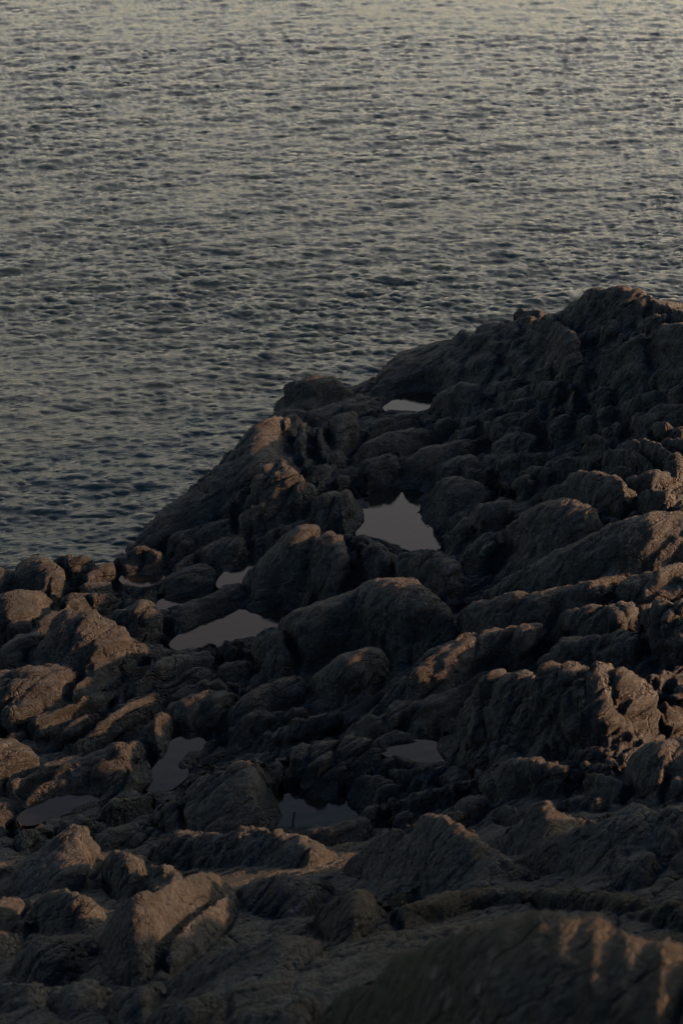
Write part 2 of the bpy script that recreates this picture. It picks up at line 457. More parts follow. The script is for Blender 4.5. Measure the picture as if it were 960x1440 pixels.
T('rounded_rock', 'rock', 'striped whaleback stone with a bright end between the shore pools', 'rib',
  ([(216,828),(235,815),(260,800),(290,796),(310,802),(316,815)],[(216,834),(235,841),(270,840),(300,832),(316,820)]))
T('rock_ridge', 'rock ridge', 'long dark cigar-shaped lobe on the back edge of the long slanting pool', 'smooth',
  ([(228,866),(250,850),(290,835),(320,822),(340,820),(348,836)],[(228,872),(240,885),(270,886),(310,868),(335,858),(348,845)],48))
T('small_rock', 'rock', 'small striped stone with a bright flank touching the tiny squeezed pool', 'rib', [(203, 843, 10), (218, 836, 12)])
T('small_rock', 'rock', 'dark flat stone between the two slivers of water near the left shore', 'smooth', [(172, 830, 6), (192, 828, 7)])
T('rounded_rock', 'rock', 'warm-tinted lobe descending to the left tip of the long slanting pool', 'plain',
  ([(150,878),(165,860),(195,850),(215,848),(230,860),(237,885)],[(150,884),(175,890),(205,897),(237,890)]))
T('rock_stack', 'rock', 'stack of three layered ledges at the left shore beside the water slivers', 'rib', [(122, 816, 12), (150, 804, 13), (168, 802, 9)], [(118, 834, 11), (152, 826, 12)], [(100, 852, 11), (135, 846, 12), (160, 842, 9)])
T('boulder', 'boulder', 'dark smooth boulder at the left edge against the sea', 'smooth',
  ([(10,828),(25,800),(45,785),(65,783),(90,800),(106,818)],[(10,834),(40,840),(75,844),(106,826)]))
T('boulder', 'boulder', 'reddish-brown sunlit boulder with a split top at the water edge on the left', 'block',
  ([(68,796),(78,780),(95,774),(115,782),(137,792)],[(68,803),(90,814),(115,812),(137,798)]))
T('boulder', 'boulder', 'shadowed flat-topped boulder at the far left below the sea-edge boulders', 'smooth',
  ([(-40,850),(0,838),(30,832),(60,835),(78,850)],[(-40,880),(-20,900),(20,905),(50,892),(78,862)]))
S('smooth', [(-20, 818, 20), (20, 818, 15)], [(0, 895, 11), (22, 890, 9)], [(240, 890, 8), (248, 896, 6)], [(262, 800, 7), (285, 793, 8)],
  [(365, 840, 12), (385, 838, 9)], [(345, 855, 7), (375, 852, 8)], [(405, 845, 12), (430, 842, 12)], [(700, 680, 8), (715, 684, 8)], [(735, 682, 12)],
  [(415, 690, 9)], [(320, 715, 11)], [(510, 683, 7), (530, 686, 6)], [(595, 668, 7)], [(610, 652, 8)], [(490, 578, 9), (530, 575, 7)], [(405, 600, 13), (400, 625, 12)])
T('rock_slope', 'rock slope', 'finely foliated shoulder descending from the left shore ledges', 'rib',
  ([(-10,930),(30,905),(60,875),(95,848),(120,838),(132,850)],[(-10,942),(20,950),(60,920),(95,890),(120,868),(132,856)]))
T('rock_hill', 'rock', 'broad warm-lit hump with a rugged face at the left', 'plain',
  ([(30,932),(60,910),(85,880),(110,862),(140,860),(165,870),(190,895),(208,916)],[(30,940),(70,950),(110,955),(140,960),(165,945),(190,935),(208,922)]))
T('rock_hill', 'rock', 'low sunlit shoulder at the left edge below the broad hump', 'plain',
  ([(-60,960),(0,940),(40,932),(80,932),(110,938),(122,955)],[(-60,1000),(-20,1010),(30,1008),(60,998),(95,985),(122,962)]))
T('small_rock', 'rock', 'bright little pointed stone at the left tip of the long slanting pool', 'block',
  ([(222,918),(235,905),(250,905),(270,908),(281,910)],[(222,924),(235,930),(255,925),(281,913)]))
T('small_rock', 'rock', 'small warm-lit knob right under the bright pointed stone', 'plain', [(214, 928, 9), (228, 930, 8)])
T('rounded_rock', 'rock', 'dark lobe between the broad hump and the bright pointed stone', 'plain', [(170, 930, 13), (195, 918, 13)])
T('boulder', 'boulder', 'great boulder with a flat dark left face and a warm right shoulder', 'smooth',
  ([(378,885),(410,862),(440,848),(478,836),(500,828),(520,816),(545,811),(575,814),(605,836),(630,860),(648,890)],[(378,890),(388,912),(400,935),(430,944),(470,924),(506,910),(545,914),(600,902),(648,896)],74))
T('boulder', 'boulder', 'dark upright boulder at the left foot of the great boulder', 'smooth',
  ([(345,905),(358,890),(380,883),(400,888),(412,915),(420,945)],[(345,905),(350,935),(365,952),(395,955),(420,945)]))
T('rounded_rock', 'rock', 'pair of small dark lobes at the right end of the long slanting pool', 'knob', [(322, 916, 14), (335, 908, 13)], [(318, 948, 15), (340, 942, 16)])
T('rock_lobe', 'rock lobe', 'slender pale lobe at the right foot of the great boulder', 'smooth',
  ([(535,910),(550,903),(580,898),(610,900),(628,905)],[(535,910),(545,920),(575,918),(605,915),(628,905)]))
T('small_rock', 'rock', 'small shadowed stone wedged under the great boulder', 'smooth', [(560, 896, 11), (572, 894, 10)])
T('rounded_rock', 'rock', 'whale-shaped lobe with lit snout in front of the great boulder', 'smooth',
  ([(425,960),(450,940),(480,922),(510,912),(535,911),(553,927)],[(425,960),(440,978),(480,985),(520,972),(545,950),(553,927)]))
T('rounded_rock', 'rock', 'long dark lobe trailing lower left from the whale-shaped lobe', 'smooth',
  ([(305,1010),(330,990),(355,972),(385,960),(420,950),(440,958)],[(305,1010),(320,1030),(360,1020),(400,1000),(430,985),(440,958)]))
T('rounded_rock', 'rock', 'small cushion-shaped stone above the long trailing lobe', 'smooth', [(335, 972, 11), (352, 970, 11)])
T('small_rock', 'rock', 'pale-tipped pebble-like stone left of the whale-shaped lobe', 'smooth', [(380, 957, 7), (400, 955, 7)])
T('rock_slab', 'rock slab', 'long streaked slab sloping down leftward across the middle of the shore', 'rib',
  ([(470,1028),(540,985),(575,950),(610,912),(640,905),(700,888),(745,875),(770,872),(780,885)],[(470,1028),(500,1040),(560,1020),(600,1010),(640,985),(690,945),(740,930),(780,885)]),
  ([(480,1040),(520,1010),(560,990),(620,975),(665,945),(700,925),(720,930)],[(480,1040),(520,1050),(570,1035),(600,1030),(640,1000),(690,960),(720,930)]))
T('rock_lobe', 'rock lobe', 'dark flat lobe just behind the small dim pool under the crag', 'rib', [(525, 1030, 11), (560, 1022, 15), (598, 1026, 14)])
T('rock_ridge', 'rock ridge', 'two thin shadowed ridges between the trailing lobe and the rugged block', 'rib', [(325, 1034, 11), (370, 1015, 13), (430, 1000, 12)], [(380, 1038, 9), (430, 1022, 12), (480, 1008, 10)])
T('rock_slab', 'rock slab', 'wide tilted slab in shade rising to the right edge', 'smooth',
  ([(630,845),(680,825),(730,800),(780,775),(820,755),(850,740),(890,722),(930,718),(1000,730)],[(630,845),(680,850),(740,840),(800,830),(860,812),(910,800),(960,790),(1000,785)]))
T('rock_slab', 'rock slab', 'dark lichen-speckled slab below the wide tilted slab', 'smooth',
  ([(636,880),(650,855),(700,835),(760,828),(820,818),(880,805),(900,810)],[(636,880),(650,900),(690,905),(740,890),(800,865),(850,845),(900,810)]))
T('boulder', 'boulder', 'large wedge boulder with lit right edge above the wide tilted slab', 'smooth',
  ([(690,748),(730,722),(770,703),(800,698),(830,715),(857,742)],[(690,748),(705,768),(740,782),(780,780),(820,760),(857,742)]))
T('rounded_rock', 'rock', 'dark pale-streaked lobe between the large pool and the wedge boulder', 'smooth',
  ([(635,800),(650,775),(680,750),(700,745),(708,765)],[(635,800),(650,805),(680,803),(708,785)]))
T('rounded_rock', 'rock', 'dark lobe right behind the twin-topped pool rock', 'smooth', [(678, 728, 18), (705, 722, 15)])
T('rounded_rock', 'rock', 'big rounded rock with a warm right end above the wedge boulder', 'smooth',
  ([(745,700),(775,680),(805,665),(840,660),(875,675),(897,698)],[(745,700),(770,712),(810,712),(850,722),(880,722),(897,698)]))
T('rock_ridge', 'rock ridge', 'smooth paired ridges curving down at the right above the shaded slab', 'smooth', [(884, 632, 12), (915, 638, 17), (950, 656, 16)], [(845, 646, 10), (885, 642, 13), (918, 660, 9)])
T('rock_lobe', 'rock lobe', 'row of low lobes leading left from the paired curved ridges', 'plain', [(770, 660, 12), (800, 650, 13), (832, 650, 10)], [(738, 668, 12), (770, 664, 11)], [(692, 656, 12), (735, 647, 13), (760, 646, 10)], [(658, 668, 12), (685, 662, 11)], [(636, 660, 10), (660, 654, 10)])
T('rounded_rock', 'rock', 'smooth shadowed lobe cut by the right edge below the headland knobs', 'smooth', [(935, 628, 15), (985, 634, 24)])
T('rounded_rock', 'rock', 'pair of dark lobes between the warm-ended rock and the right edge', 'smooth', [(890, 680, 14), (925, 676, 14)], [(905, 702, 12), (940, 700, 13)], [(868, 666, 11), (886, 664, 9)])
T('small_rock', 'rock', 'small pale stone at the right edge above the shaded slab', 'smooth', [(955, 712, 9), (966, 712, 8)])
T('rock_shelf', 'rock', 'overhanging ledge at the right edge below the shaded slab', 'rib',
  ([(855,835),(880,815),(915,803),(960,797),(1010,797)],[(855,835),(880,846),(920,842),(960,838),(1010,835)]))
T('rock_slab', 'rock slab', 'blue-grey foliated slab sloping up to the craggy right-edge outcrop', 'rib',
  ([(770,880),(785,860),(820,850),(860,845),(895,850),(900,870)],[(770,880),(800,890),(850,893),(890,885),(900,870)]),
  ([(755,930),(790,905),(830,890),(870,883),(900,885),(906,910)],[(755,930),(790,938),(850,935),(890,935),(906,910)]))
T('rock_outcrop', 'outcrop', 'craggy sunlit outcrop with broken hollows at the right edge', 'crag',
  ([(893,870),(905,850),(930,842),(960,838),(1010,845)],[(893,870),(900,905),(915,930),(950,955),(1010,960)]),
  ([(880,965),(900,945),(930,938),(975,945)],[(880,965),(905,985),(940,985),(975,975)]))
T('rock_crag', 'crag', 'broad rugged crag with fluted warm-lit crest, widest at mid-right', 'crag',
  ([(600,1030),(640,1000),(672,965),(700,948),(740,940),(785,935),(830,934),(870,942),(905,965),(930,990),(950,1010),(958,1025)],[(600,1030),(615,1050),(650,1065),(690,1062),(730,1068),(790,1062),(850,1060),(900,1045),(940,1035),(958,1025)],50),
  [(640, 1030, 22), (675, 1030, 26), (705, 1040, 20)])
T('rock_chunk', 'rock', 'blocky chunk with striped lit face leaning on the front of the broad crag', 'crag', [(742, 1028, 16), (770, 1014, 20)])
T('rock_chunk', 'rock', 'squat chunk in the middle of the rubble before the broad crag', 'crag', [(802, 1030, 19), (812, 1018, 17)])
T('rock_chunk', 'rock', 'wedge chunk with a lit slanting top, right in the rubble before the crag', 'block', [(842, 1012, 14), (860, 1020, 18), (878, 1030, 12)])
T('rock_chunk', 'rock', 'low triangular chunk nearest the viewer in the rubble before the crag', 'block', [(815, 1058, 13), (838, 1055, 13), (852, 1064, 8)])
S('crag', [(885, 1020, 12), (920, 1024, 13)], [(900, 1040, 10), (930, 1036, 10)], [(955, 1020, 16)], [(790, 1056, 10)], [(870, 1050, 9)], [(760, 1060, 12), (735, 1055, 10)], [(950, 975, 18), (975, 985, 16)],
  [(862, 1075, 8)], [(820, 1085, 12), (860, 1080, 12)])
T('rock_ridge', 'rock ridge', 'long ribbed ridge with a blunt nose above the thin dark pool', 'rib',
  ([(15,1132),(50,1110),(90,1085),(130,1065),(170,1045),(200,1042),(218,1060),(223,1085)],[(15,1137),(40,1138),(80,1125),(120,1120),(160,1118),(200,1106),(223,1092)]))
T('rounded_rock', 'rock', 'smooth blunt knob beside the crooked stepped pool', 'smooth',
  ([(207,1040),(215,1012),(230,1000),(245,1008),(251,1035)],[(207,1048),(218,1070),(230,1078),(242,1070),(251,1045)]))
T('rock_ridge', 'rock ridge', 'narrow shadowed ridge climbing past the smooth blunt knob', 'plain', [(105, 1055, 9), (145, 1030, 13), (190, 1000, 14), (220, 985, 12)])
T('rock_lobe', 'rock lobe', 'layered lobe above the crooked stepped pool', 'rib',
  ([(236,1000),(255,985),(285,975),(320,968),(348,975)],[(236,1010),(245,1032),(270,1041),(310,1030),(348,990)]),
  ([(234,985),(260,968),(295,958),(335,955),(350,962)],[(234,992),(270,990),(310,982),(350,970)]))
T('boulder', 'boulder', 'dark rounded boulder at the left edge below the sunlit shoulder', 'smooth',
  ([(-50,1075),(-10,1045),(25,1042),(50,1055),(68,1078)],[(-50,1110),(-20,1112),(20,1108),(50,1100),(68,1085)]))
T('rock_ridge', 'rock ridge', 'dim low ridge between the left-edge boulder and the ribbed ridge', 'rib', [(20, 1112, 12), (60, 1090, 14), (110, 1070, 14)])
T('rock_ridge', 'rock ridge', 'stepped dark ridge below the long slanting pool', 'plain', [(190, 972, 12), (235, 945, 15), (290, 928, 14)], [(170, 1000, 10), (230, 968, 13), (290, 952, 13)])
S('rib', [(55, 1022, 12), (100, 1000, 12), (150, 972, 12)], [(90, 1036, 9), (140, 1006, 9)], [(100, 975, 12), (150, 945, 12)], [(180, 945, 9), (215, 935, 8)], [(15, 1010, 14), (50, 1000, 12)],
  [(255, 895, 5)], [(20, 1150, 9), (55, 1140, 6)], [(155, 1140, 8), (185, 1128, 9), (215, 1118, 7)], [(280, 912, 7), (305, 905, 7)])
T('rugged_block', 'rock', 'rugged cleft block with warm-lit flutes behind the twig pool', 'crag',
  ([(382,1060),(400,1045),(430,1032),(465,1030),(490,1024),(515,1040),(540,1060),(563,1078)],[(382,1075),(390,1100),(410,1130),(440,1140),(475,1130),(510,1115),(563,1084)],46),
  [(418, 1108, 22), (450, 1110, 22)])
T('rounded_rock', 'rock', 'smooth shadowed bulge at the right foot of the rugged cleft block', 'smooth',
  ([(475,1122),(485,1105),(505,1090),(530,1088),(555,1098),(564,1110)],[(475,1128),(495,1137),(525,1137),(550,1130),(564,1116)]))
T('rock_chunk', 'rock', 'fluted low chunk beside the small dim pool', 'crag',
  ([(548,1092),(560,1078),(590,1072),(615,1080),(629,1090)],[(548,1099),(565,1110),(600,1110),(629,1096)]))
T('rock_ridge', 'rock ridge', 'ridge-backed block, dark on the left and sunlit on the right', 'block',
  ([(238,1120),(255,1090),(280,1065),(310,1050),(345,1043),(385,1045),(397,1090),(404,1146)],[(238,1132),(260,1168),(290,1182),(350,1177),(382,1170),(404,1156)],56),
  ([(208,1140),(235,1112),(262,1110),(275,1130)],[(208,1150),(240,1165),(275,1158)]))
T('small_rock', 'rock', 'small rounded shadow-side knob at the foot of the ridge-backed block', 'smooth', [(322, 1162, 12), (326, 1152, 11)])
T('rock_mound', 'rock', 'large dim domed mound with lit top at the lower left', 'plain',
  ([(5,1250),(20,1225),(50,1195),(80,1170),(110,1157),(132,1165),(146,1198)],[(5,1258),(40,1260),(90,1264),(130,1252),(146,1220)]))
T('rock_ledge', 'rock', 'crumbly lit ledge behind the dim domed mound', 'knob', [(30, 1180, 10), (60, 1168, 10)], [(90, 1165, 10), (130, 1158, 10)], [(145, 1180, 15), (190, 1172, 15)])
T('rock_block', 'rock', 'upright dark block with small lit cap right of the dim domed mound', 'plain',
  ([(142,1235),(150,1200),(165,1183),(190,1180),(205,1195),(216,1228)],[(142,1245),(160,1262),(190,1262),(216,1240)]),
  ([(200,1232),(215,1212),(240,1208),(262,1225)],[(200,1250),(230,1262),(262,1245)]))
T('rock_ridge', 'rock ridge', 'crumbling sunlit ridge running below the twig pool', 'crag',
  ([(205,1198),(240,1175),(280,1165),(330,1160),(370,1158),(400,1168),(440,1180),(475,1198)],[(205,1206),(240,1217),(290,1218),(340,1215),(400,1215),(440,1217),(475,1204)]))
T('rock_ledge', 'rock', 'flat sunlit ledge on the near side of the twig pool', 'plain', [(430, 1176, 8), (470, 1170, 11), (515, 1160, 10)])
T('small_rock', 'rock', 'two small lit knobs above the ledge near the twig pool', 'rib', [(520, 1147, 9), (535, 1140, 9)], [(555, 1150, 9), (575, 1146, 10)])
T('rock_slab', 'rock slab', 'angular slabs stepping down behind the tent-shaped block', 'block', [(545, 1135, 12), (590, 1120, 15), (640, 1108, 14)], [(630, 1105, 9), (665, 1100, 10)])
T('rock_ledge', 'rock', 'crumbly lit bank at the foot of the broad crag', 'crag', [(660, 1072, 11), (700, 1062, 15), (728, 1068, 11)], [(680, 1100, 18), (735, 1092, 20), (790, 1092, 15)])
T('rock_pyramid', 'rock', 'pointed pyramid rock with a lit right edge behind the tent-shaped block', 'block',
  ([(688,1178),(720,1145),(745,1115),(765,1103),(785,1125),(805,1140),(827,1162)],[(688,1186),(720,1200),(770,1205),(827,1172)]))
T('rounded_rock', 'rock', 'broad rock with lit flutes at the right edge behind the dark hollow', 'plain',
  ([(866,1078),(890,1060),(920,1045),(960,1037),(1020,1035)],[(866,1088),(885,1112),(920,1124),(970,1120),(1020,1115)]))
T('rock_mass', 'rock', 'dark moss-tinged mass with pale lichen spots at lower right', 'plain',
  ([(718,1212),(760,1180),(820,1140),(860,1122),(920,1120),(990,1125)],[(718,1222),(780,1240),(850,1240),(920,1228),(990,1215)]))
T('rounded_rock', 'rock', 'low rounded stone in the shadowed hollow at the right, behind the foreground bulge', 'smooth', [(872, 1228, 18), (905, 1222, 20)])
S('block', [(655, 1135, 14), (680, 1125, 12)], [(712, 1142, 12), (725, 1148, 10)], [(640, 1150, 12)], [(830, 1100, 14), (870, 1110, 14)], [(840, 1130, 10)], [(930, 1205, 20), (970, 1205, 24)], [(620, 1110, 9)],
  [(800, 1128, 9), (825, 1122, 9)], [(940, 1110, 16), (980, 1112, 18)], [(240, 1240, 18), (215, 1250, 14)])
T('rock_ridge', 'rock ridge', 'tent-shaped block whose lit spine slants down to the right', 'block',
  ([(478,1212),(520,1178),(560,1145),(600,1122),(630,1135),(660,1160),(700,1190),(740,1220),(767,1234)],[(478,1222),(510,1240),(560,1255),(620,1266),(680,1262),(730,1252),(767,1240)]))
T('rock_slab', 'rock slab', 'tilted rectangular slab with a shadowed flat face left of the tent-shaped block', 'block',
  ([(428,1298),(450,1270),(485,1235),(510,1237),(540,1255),(551,1265)],[(428,1306),(460,1325),(500,1326),(530,1302),(551,1275)]))
T('small_rock', 'rock', 'small sunlit stone in the cleft below the tent-shaped block', 'smooth', [(560, 1266, 11), (577, 1258, 12)])
T('rounded_rock', 'rock', 'flattened layered rock lying left of the tilted rectangular slab', 'rib',
  ([(313,1268),(340,1245),(380,1228),(420,1228),(455,1235),(472,1245)],[(313,1276),(350,1288),(400,1292),(440,1282),(472,1255)]))
T('rock_mound', 'rock', 'low mound with a lit crest at the lower left', 'plain',
  ([(33,1298),(50,1268),(75,1250),(100,1243),(125,1258),(157,1286)],[(33,1304),(70,1312),(120,1310),(157,1292)]))
T('small_rock', 'rock', 'ribbed sunlit stone at the left edge beside the low mound', 'rib', [(0, 1285, 20), (18, 1278, 18)], [(30, 1305, 12), (42, 1300, 10)])
T('rock_ledge', 'rock', 'sunlit crumbly ledge at the left edge under the ribbed stone', 'plain', [(-15, 1330, 22), (20, 1320, 15)])
T('rock_slab', 'rock slab', 'great shadowed slab rising towards the crumbling sunlit ridge', 'smooth',
  ([(123,1338),(150,1300),(180,1260),(210,1235),(240,1228),(280,1222),(310,1225),(332,1240)],[(123,1350),(160,1385),(200,1392),(240,1362),(280,1325),(332,1262)]),
  ([(213,1358),(240,1320),(270,1290),(300,1265),(330,1250),(343,1265)],[(213,1368),(240,1380),(280,1350),(320,1315),(343,1280)]))
T('rounded_rock', 'rock', 'dark dome with a lit right shoulder above the cracked corner slabs', 'plain',
  ([(13,1365),(35,1330),(60,1310),(90,1312),(120,1318),(145,1308),(152,1328)],[(13,1375),(50,1388),(100,1384),(152,1342)]))
T('rock_slab', 'rock slab', 'cracked dark slabs filling the lower left corner', 'block',
  ([(-40,1400),(0,1375),(40,1365),(70,1375),(86,1400)],[(-40,1430),(0,1440),(50,1436),(86,1412)]),
  ([(60,1418),(85,1385),(120,1370),(150,1375),(166,1400)],[(60,1430),(100,1446),(140,1438),(166,1410)]),
  ([(20,1470),(60,1430),(110,1420),(160,1430),(182,1460)],[(20,1490),(100,1500),(182,1480)]),
  ([(140,1418),(165,1385),(195,1370),(220,1375),(236,1400)],[(140,1430),(170,1446),(210,1442),(236,1412)]))
T('rock_slab', 'rock slab', 'long dark slab in front of the layered rock, low centre left', 'smooth',
  ([(223,1398),(255,1365),(300,1335),(345,1310),(400,1300),(440,1310),(462,1325)],[(223,1408),(270,1418),(330,1404),(400,1390),(440,1368),(462,1338)]))
T('foreground_rock', 'rock', 'blurred sunlit rocks at the bottom edge, left of centre', 'block',
  ([(195,1440),(225,1412),(260,1393),(300,1388),(326,1400)],[(195,1452),(260,1460),(326,1435)]),
  ([(315,1438),(340,1405),(370,1410),(400,1395),(430,1385),(448,1395),(456,1425)],[(315,1450),(350,1472),(400,1472),(456,1442)]),
  ([(200,1480),(260,1445),(320,1440),(380,1460)],[(200,1500),(300,1520),(380,1500)]))
T('rock_ridge', 'rock ridge', 'ragged low ridge lit from the side behind the blurred foreground bulge', 'rib', [(560, 1290, 14), (620, 1270, 16), (680, 1258, 14), (740, 1258, 10)], [(760, 1262, 12), (820, 1262, 14), (880, 1275, 14), (940, 1285, 16), (990, 1290, 18)])
T('foreground_rock', 'rock', 'huge blurred mossy bulge filling the lower right corner', 'smooth',
  ([(430,1440),(470,1400),(520,1360),(570,1325),(620,1300),(680,1278),(740,1268),(800,1270),(860,1290),(920,1310),(980,1322),(1060,1340)],[(430,1480),(560,1520),(700,1545),(850,1545),(960,1540),(1060,1530)]),
  [(560, 1440, 60), (680, 1430, 70), (820, 1440, 76), (950, 1470, 76)])

# ------------------------------------------------------------------ materials
def new_mat(name):
    m = bpy.data.materials.new(name)
    m.use_nodes = True
    nt = m.node_tree
    for n in list(nt.nodes):
        nt.nodes.remove(n)
    out = nt.nodes.new('ShaderNodeOutputMaterial')
    b = nt.nodes.new('ShaderNodeBsdfPrincipled')
    nt.links.new(b.outputs['BSDF'], out.inputs['Surface'])
    return m, nt, b


def ramp(nt, stops):
    r = nt.nodes.new('ShaderNodeValToRGB')
    e = r.color_ramp.elements
    while len(e) < len(stops):
        e.new(0.5)
    for i, (p, c) in enumerate(stops):
        e[i].position = p
        e[i].color = (c[0], c[1], c[2], 1) if not isinstance(c, (int, float)) else (c, c, c, 1)
    return r


def noise_node(nt, vec, scale, detail=4, rough=0.55, dist=0.0):
    n = nt.nodes.new('ShaderNodeTexNoise')
    n.inputs['Scale'].default_value = scale
    n.inputs['Detail'].default_value = detail
    n.inputs['Roughness'].default_value = rough
    n.inputs['Distortion'].default_value = dist
    nt.links.new(vec, n.inputs['Vector'])
    return n


def mixc(nt, fac, a, b, mode='MIX'):
    m = nt.nodes.new('ShaderNodeMix')
    m.data_type = 'RGBA'
    m.blend_type = mode
    if hasattr(fac, 'is_linked'):
        nt.links.new(fac, m.inputs['Factor'])
    else:
        m.inputs['Factor'].default_value = fac
    for s, x in ((6, a), (7, b)):
        if hasattr(x, 'is_linked'):
            nt.links.new(x, m.inputs[s])
        else:
            m.inputs[s].default_value = (*x, 1)
    return m.outputs[2]


def rock_material(name, ca_, cb_, moss=0.0, lichen=0.5):
    m, nt, b = new_mat(name)
    geo = nt.nodes.new('ShaderNodeNewGeometry')
    pos = geo.outputs['Position']
    mp = nt.nodes.new('ShaderNodeMapping')
    mp.inputs['Rotation'].default_value = (0, 0, -STR)
    mp.inputs['Scale'].default_value = (0.35, 1.6, 1.6)
    # Mapping (POINT) scales before it rotates, so turn first and scale in a second node
    mp.inputs['Scale'].default_value = (1, 1, 1)
    nt.links.new(pos, mp.inputs['Vector'])
    mp2 = nt.nodes.new('ShaderNodeMapping')
    mp2.inputs['Scale'].default_value = (0.3, 1.5, 1.3)
    nt.links.new(mp.outputs['Vector'], mp2.inputs['Vector'])
    st = mp2.outputs['Vector']
    n1 = noise_node(nt, pos, 1.1, 5, 0.6, 0.3)
    n2 = noise_node(nt, st, 5.0, 6, 0.65, 0.6)
    n3 = noise_node(nt, pos, 22, 5, 0.7)
    base = mixc(nt, ramp_fac(nt, n1, 0.35, 0.65), ca_, cb_)
    streak = ramp(nt, [(0.36, 0.45), (0.5, 1.0), (0.64, 1.6)])
    nt.links.new(n2.outputs['Fac'], streak.inputs['Fac'])
    base = mixc(nt, 0.85, base, streak.outputs['Color'], 'MULTIPLY')
    grain = ramp(nt, [(0.38, 0.4), (0.5, 1.0), (0.62, 1.9)])
    nt.links.new(n3.outputs['Fac'], grain.inputs['Fac'])
    base = mixc(nt, 0.8, base, grain.outputs['Color'], 'MULTIPLY')
    if moss:
        n5 = noise_node(nt, pos, 1.7, 6, 0.65, 0.2)
        mf = ramp_fac(nt, n5, 0.46, 0.62, moss)
        base = mixc(nt, mf, base, (0.012, 0.016, 0.010))
    # pale lichen rosettes
    v = nt.nodes.new('ShaderNodeTexVoronoi')
    v.inputs['Scale'].default_value = 5.5
    v.inputs['Randomness'].default_value = 1.0
    dn = noise_node(nt, pos, 14, 3)
    add = nt.nodes.new('ShaderNodeVectorMath')
    add.operation = 'MULTIPLY_ADD'
    nt.links.new(dn.outputs['Color'], add.inputs[0])
    add.inputs[1].default_value = (0.10, 0.10, 0.10)
    nt.links.new(pos, add.inputs[2])
    nt.links.new(add.outputs[0], v.inputs['Vector'])
    vr = ramp(nt, [(0.16, 1.0), (0.26, 0.0)])
    nt.links.new(v.outputs['Distance'], vr.inputs['Fac'])
    gate = noise_node(nt, pos, 0.9, 3)
    gf = ramp_fac(nt, gate, 0.5, 0.66, lichen)
    mul = nt.nodes.new('ShaderNodeMath')
    mul.operation = 'MULTIPLY'
    nt.links.new(vr.outputs['Color'], mul.inputs[0])
    nt.links.new(gf, mul.inputs[1])
    base = mixc(nt, mul.outputs[0], base, (0.075, 0.08, 0.08))
    nt.links.new(base, b.inputs['Base Color'])
    b.inputs['Roughness'].default_value = 0.72
    b.inputs['Specular IOR Level'].default_value = 0.2
    # fine relief
    b1 = noise_node(nt, st, 9, 6, 0.7, 0.4)
    b2 = noise_node(nt, pos, 30, 5, 0.7)
    mx = nt.nodes.new('ShaderNodeMath')
    mx.operation = 'MULTIPLY_ADD'
    nt.links.new(b2.outputs['Fac'], mx.inputs[0])
    mx.inputs[1].default_value = 0.45
    nt.links.new(b1.outputs['Fac'], mx.inputs[2])
    # fracture lines, thin and sharp, stretched along the strike
    hsum = mx.outputs[0]
    wob = noise_node(nt, pos, 2.2, 4, 0.6)
    wadd = nt.nodes.new('ShaderNodeVectorMath')
    wadd.operation = 'MULTIPLY_ADD'
    nt.links.new(wob.outputs['Color'], wadd.inputs[0])
    wadd.inputs[1].default_value = (0.5, 0.5, 0.5)
    nt.links.new(st, wadd.inputs[2])
    for sc_v, wdt, dep in ((1.3, 0.03, 0.7), (3.6, 0.045, 0.22)):
        vo = nt.nodes.new('ShaderNodeTexVoronoi')
        vo.feature = 'DISTANCE_TO_EDGE'
        vo.inputs['Scale'].default_value = sc_v
        nt.links.new(wadd.outputs[0], vo.inputs['Vector'])
        mr = nt.nodes.new('ShaderNodeMapRange')
        mr.inputs['From Min'].default_value = 0.0
        mr.inputs['From Max'].default_value = wdt
        mr.inputs['To Min'].default_value = -dep
        mr.inputs['To Max'].default_value = 0.0
        nt.links.new(vo.outputs['Distance'], mr.inputs['Value'])
        ad = nt.nodes.new('ShaderNodeMath')
        ad.operation = 'ADD'
        nt.links.new(hsum, ad.inputs[0])
        nt.links.new(mr.outputs['Result'], ad.inputs[1])
        hsum = ad.outputs[0]
    bump = nt.nodes.new('ShaderNodeBump')
    bump.inputs['Strength'].default_value = 0.9
    bump.inputs['Distance'].default_value = 0.125
    nt.links.new(hsum, bump.inputs['Height'])
    nt.links.new(bump.outputs['Normal'], b.inputs['Normal'])
    return m


def ramp_fac(nt, node, a, b_, amt=1.0):
    mr = nt.nodes.new('ShaderNodeMapRange')
    mr.inputs['From Min'].default_value = a
    mr.inputs['From Max'].default_value = b_
    mr.inputs['To Max'].default_value = amt
    nt.links.new(node.outputs['Fac'], mr.inputs['Value'])
    return mr.outputs['Result']


MAT = {
    'gneiss': rock_material('gneiss', (0.0070, 0.0140, 0.0195), (0.0220, 0.0285, 0.0340), 0.0, 0.45),
    'dark': rock_material('dark_gneiss', (0.018, 0.0195, 0.021), (0.032, 0.032, 0.033), 0.15, 0.5),
    'warm': rock_material('warm_gneiss', (0.036, 0.032, 0.030), (0.056, 0.050, 0.045), 0.0, 0.25),
    'mossy': rock_material('mossy_gneiss', (0.0058, 0.0110, 0.0128), (0.0150, 0.0195, 0.0190), 0.6, 0.7),
}

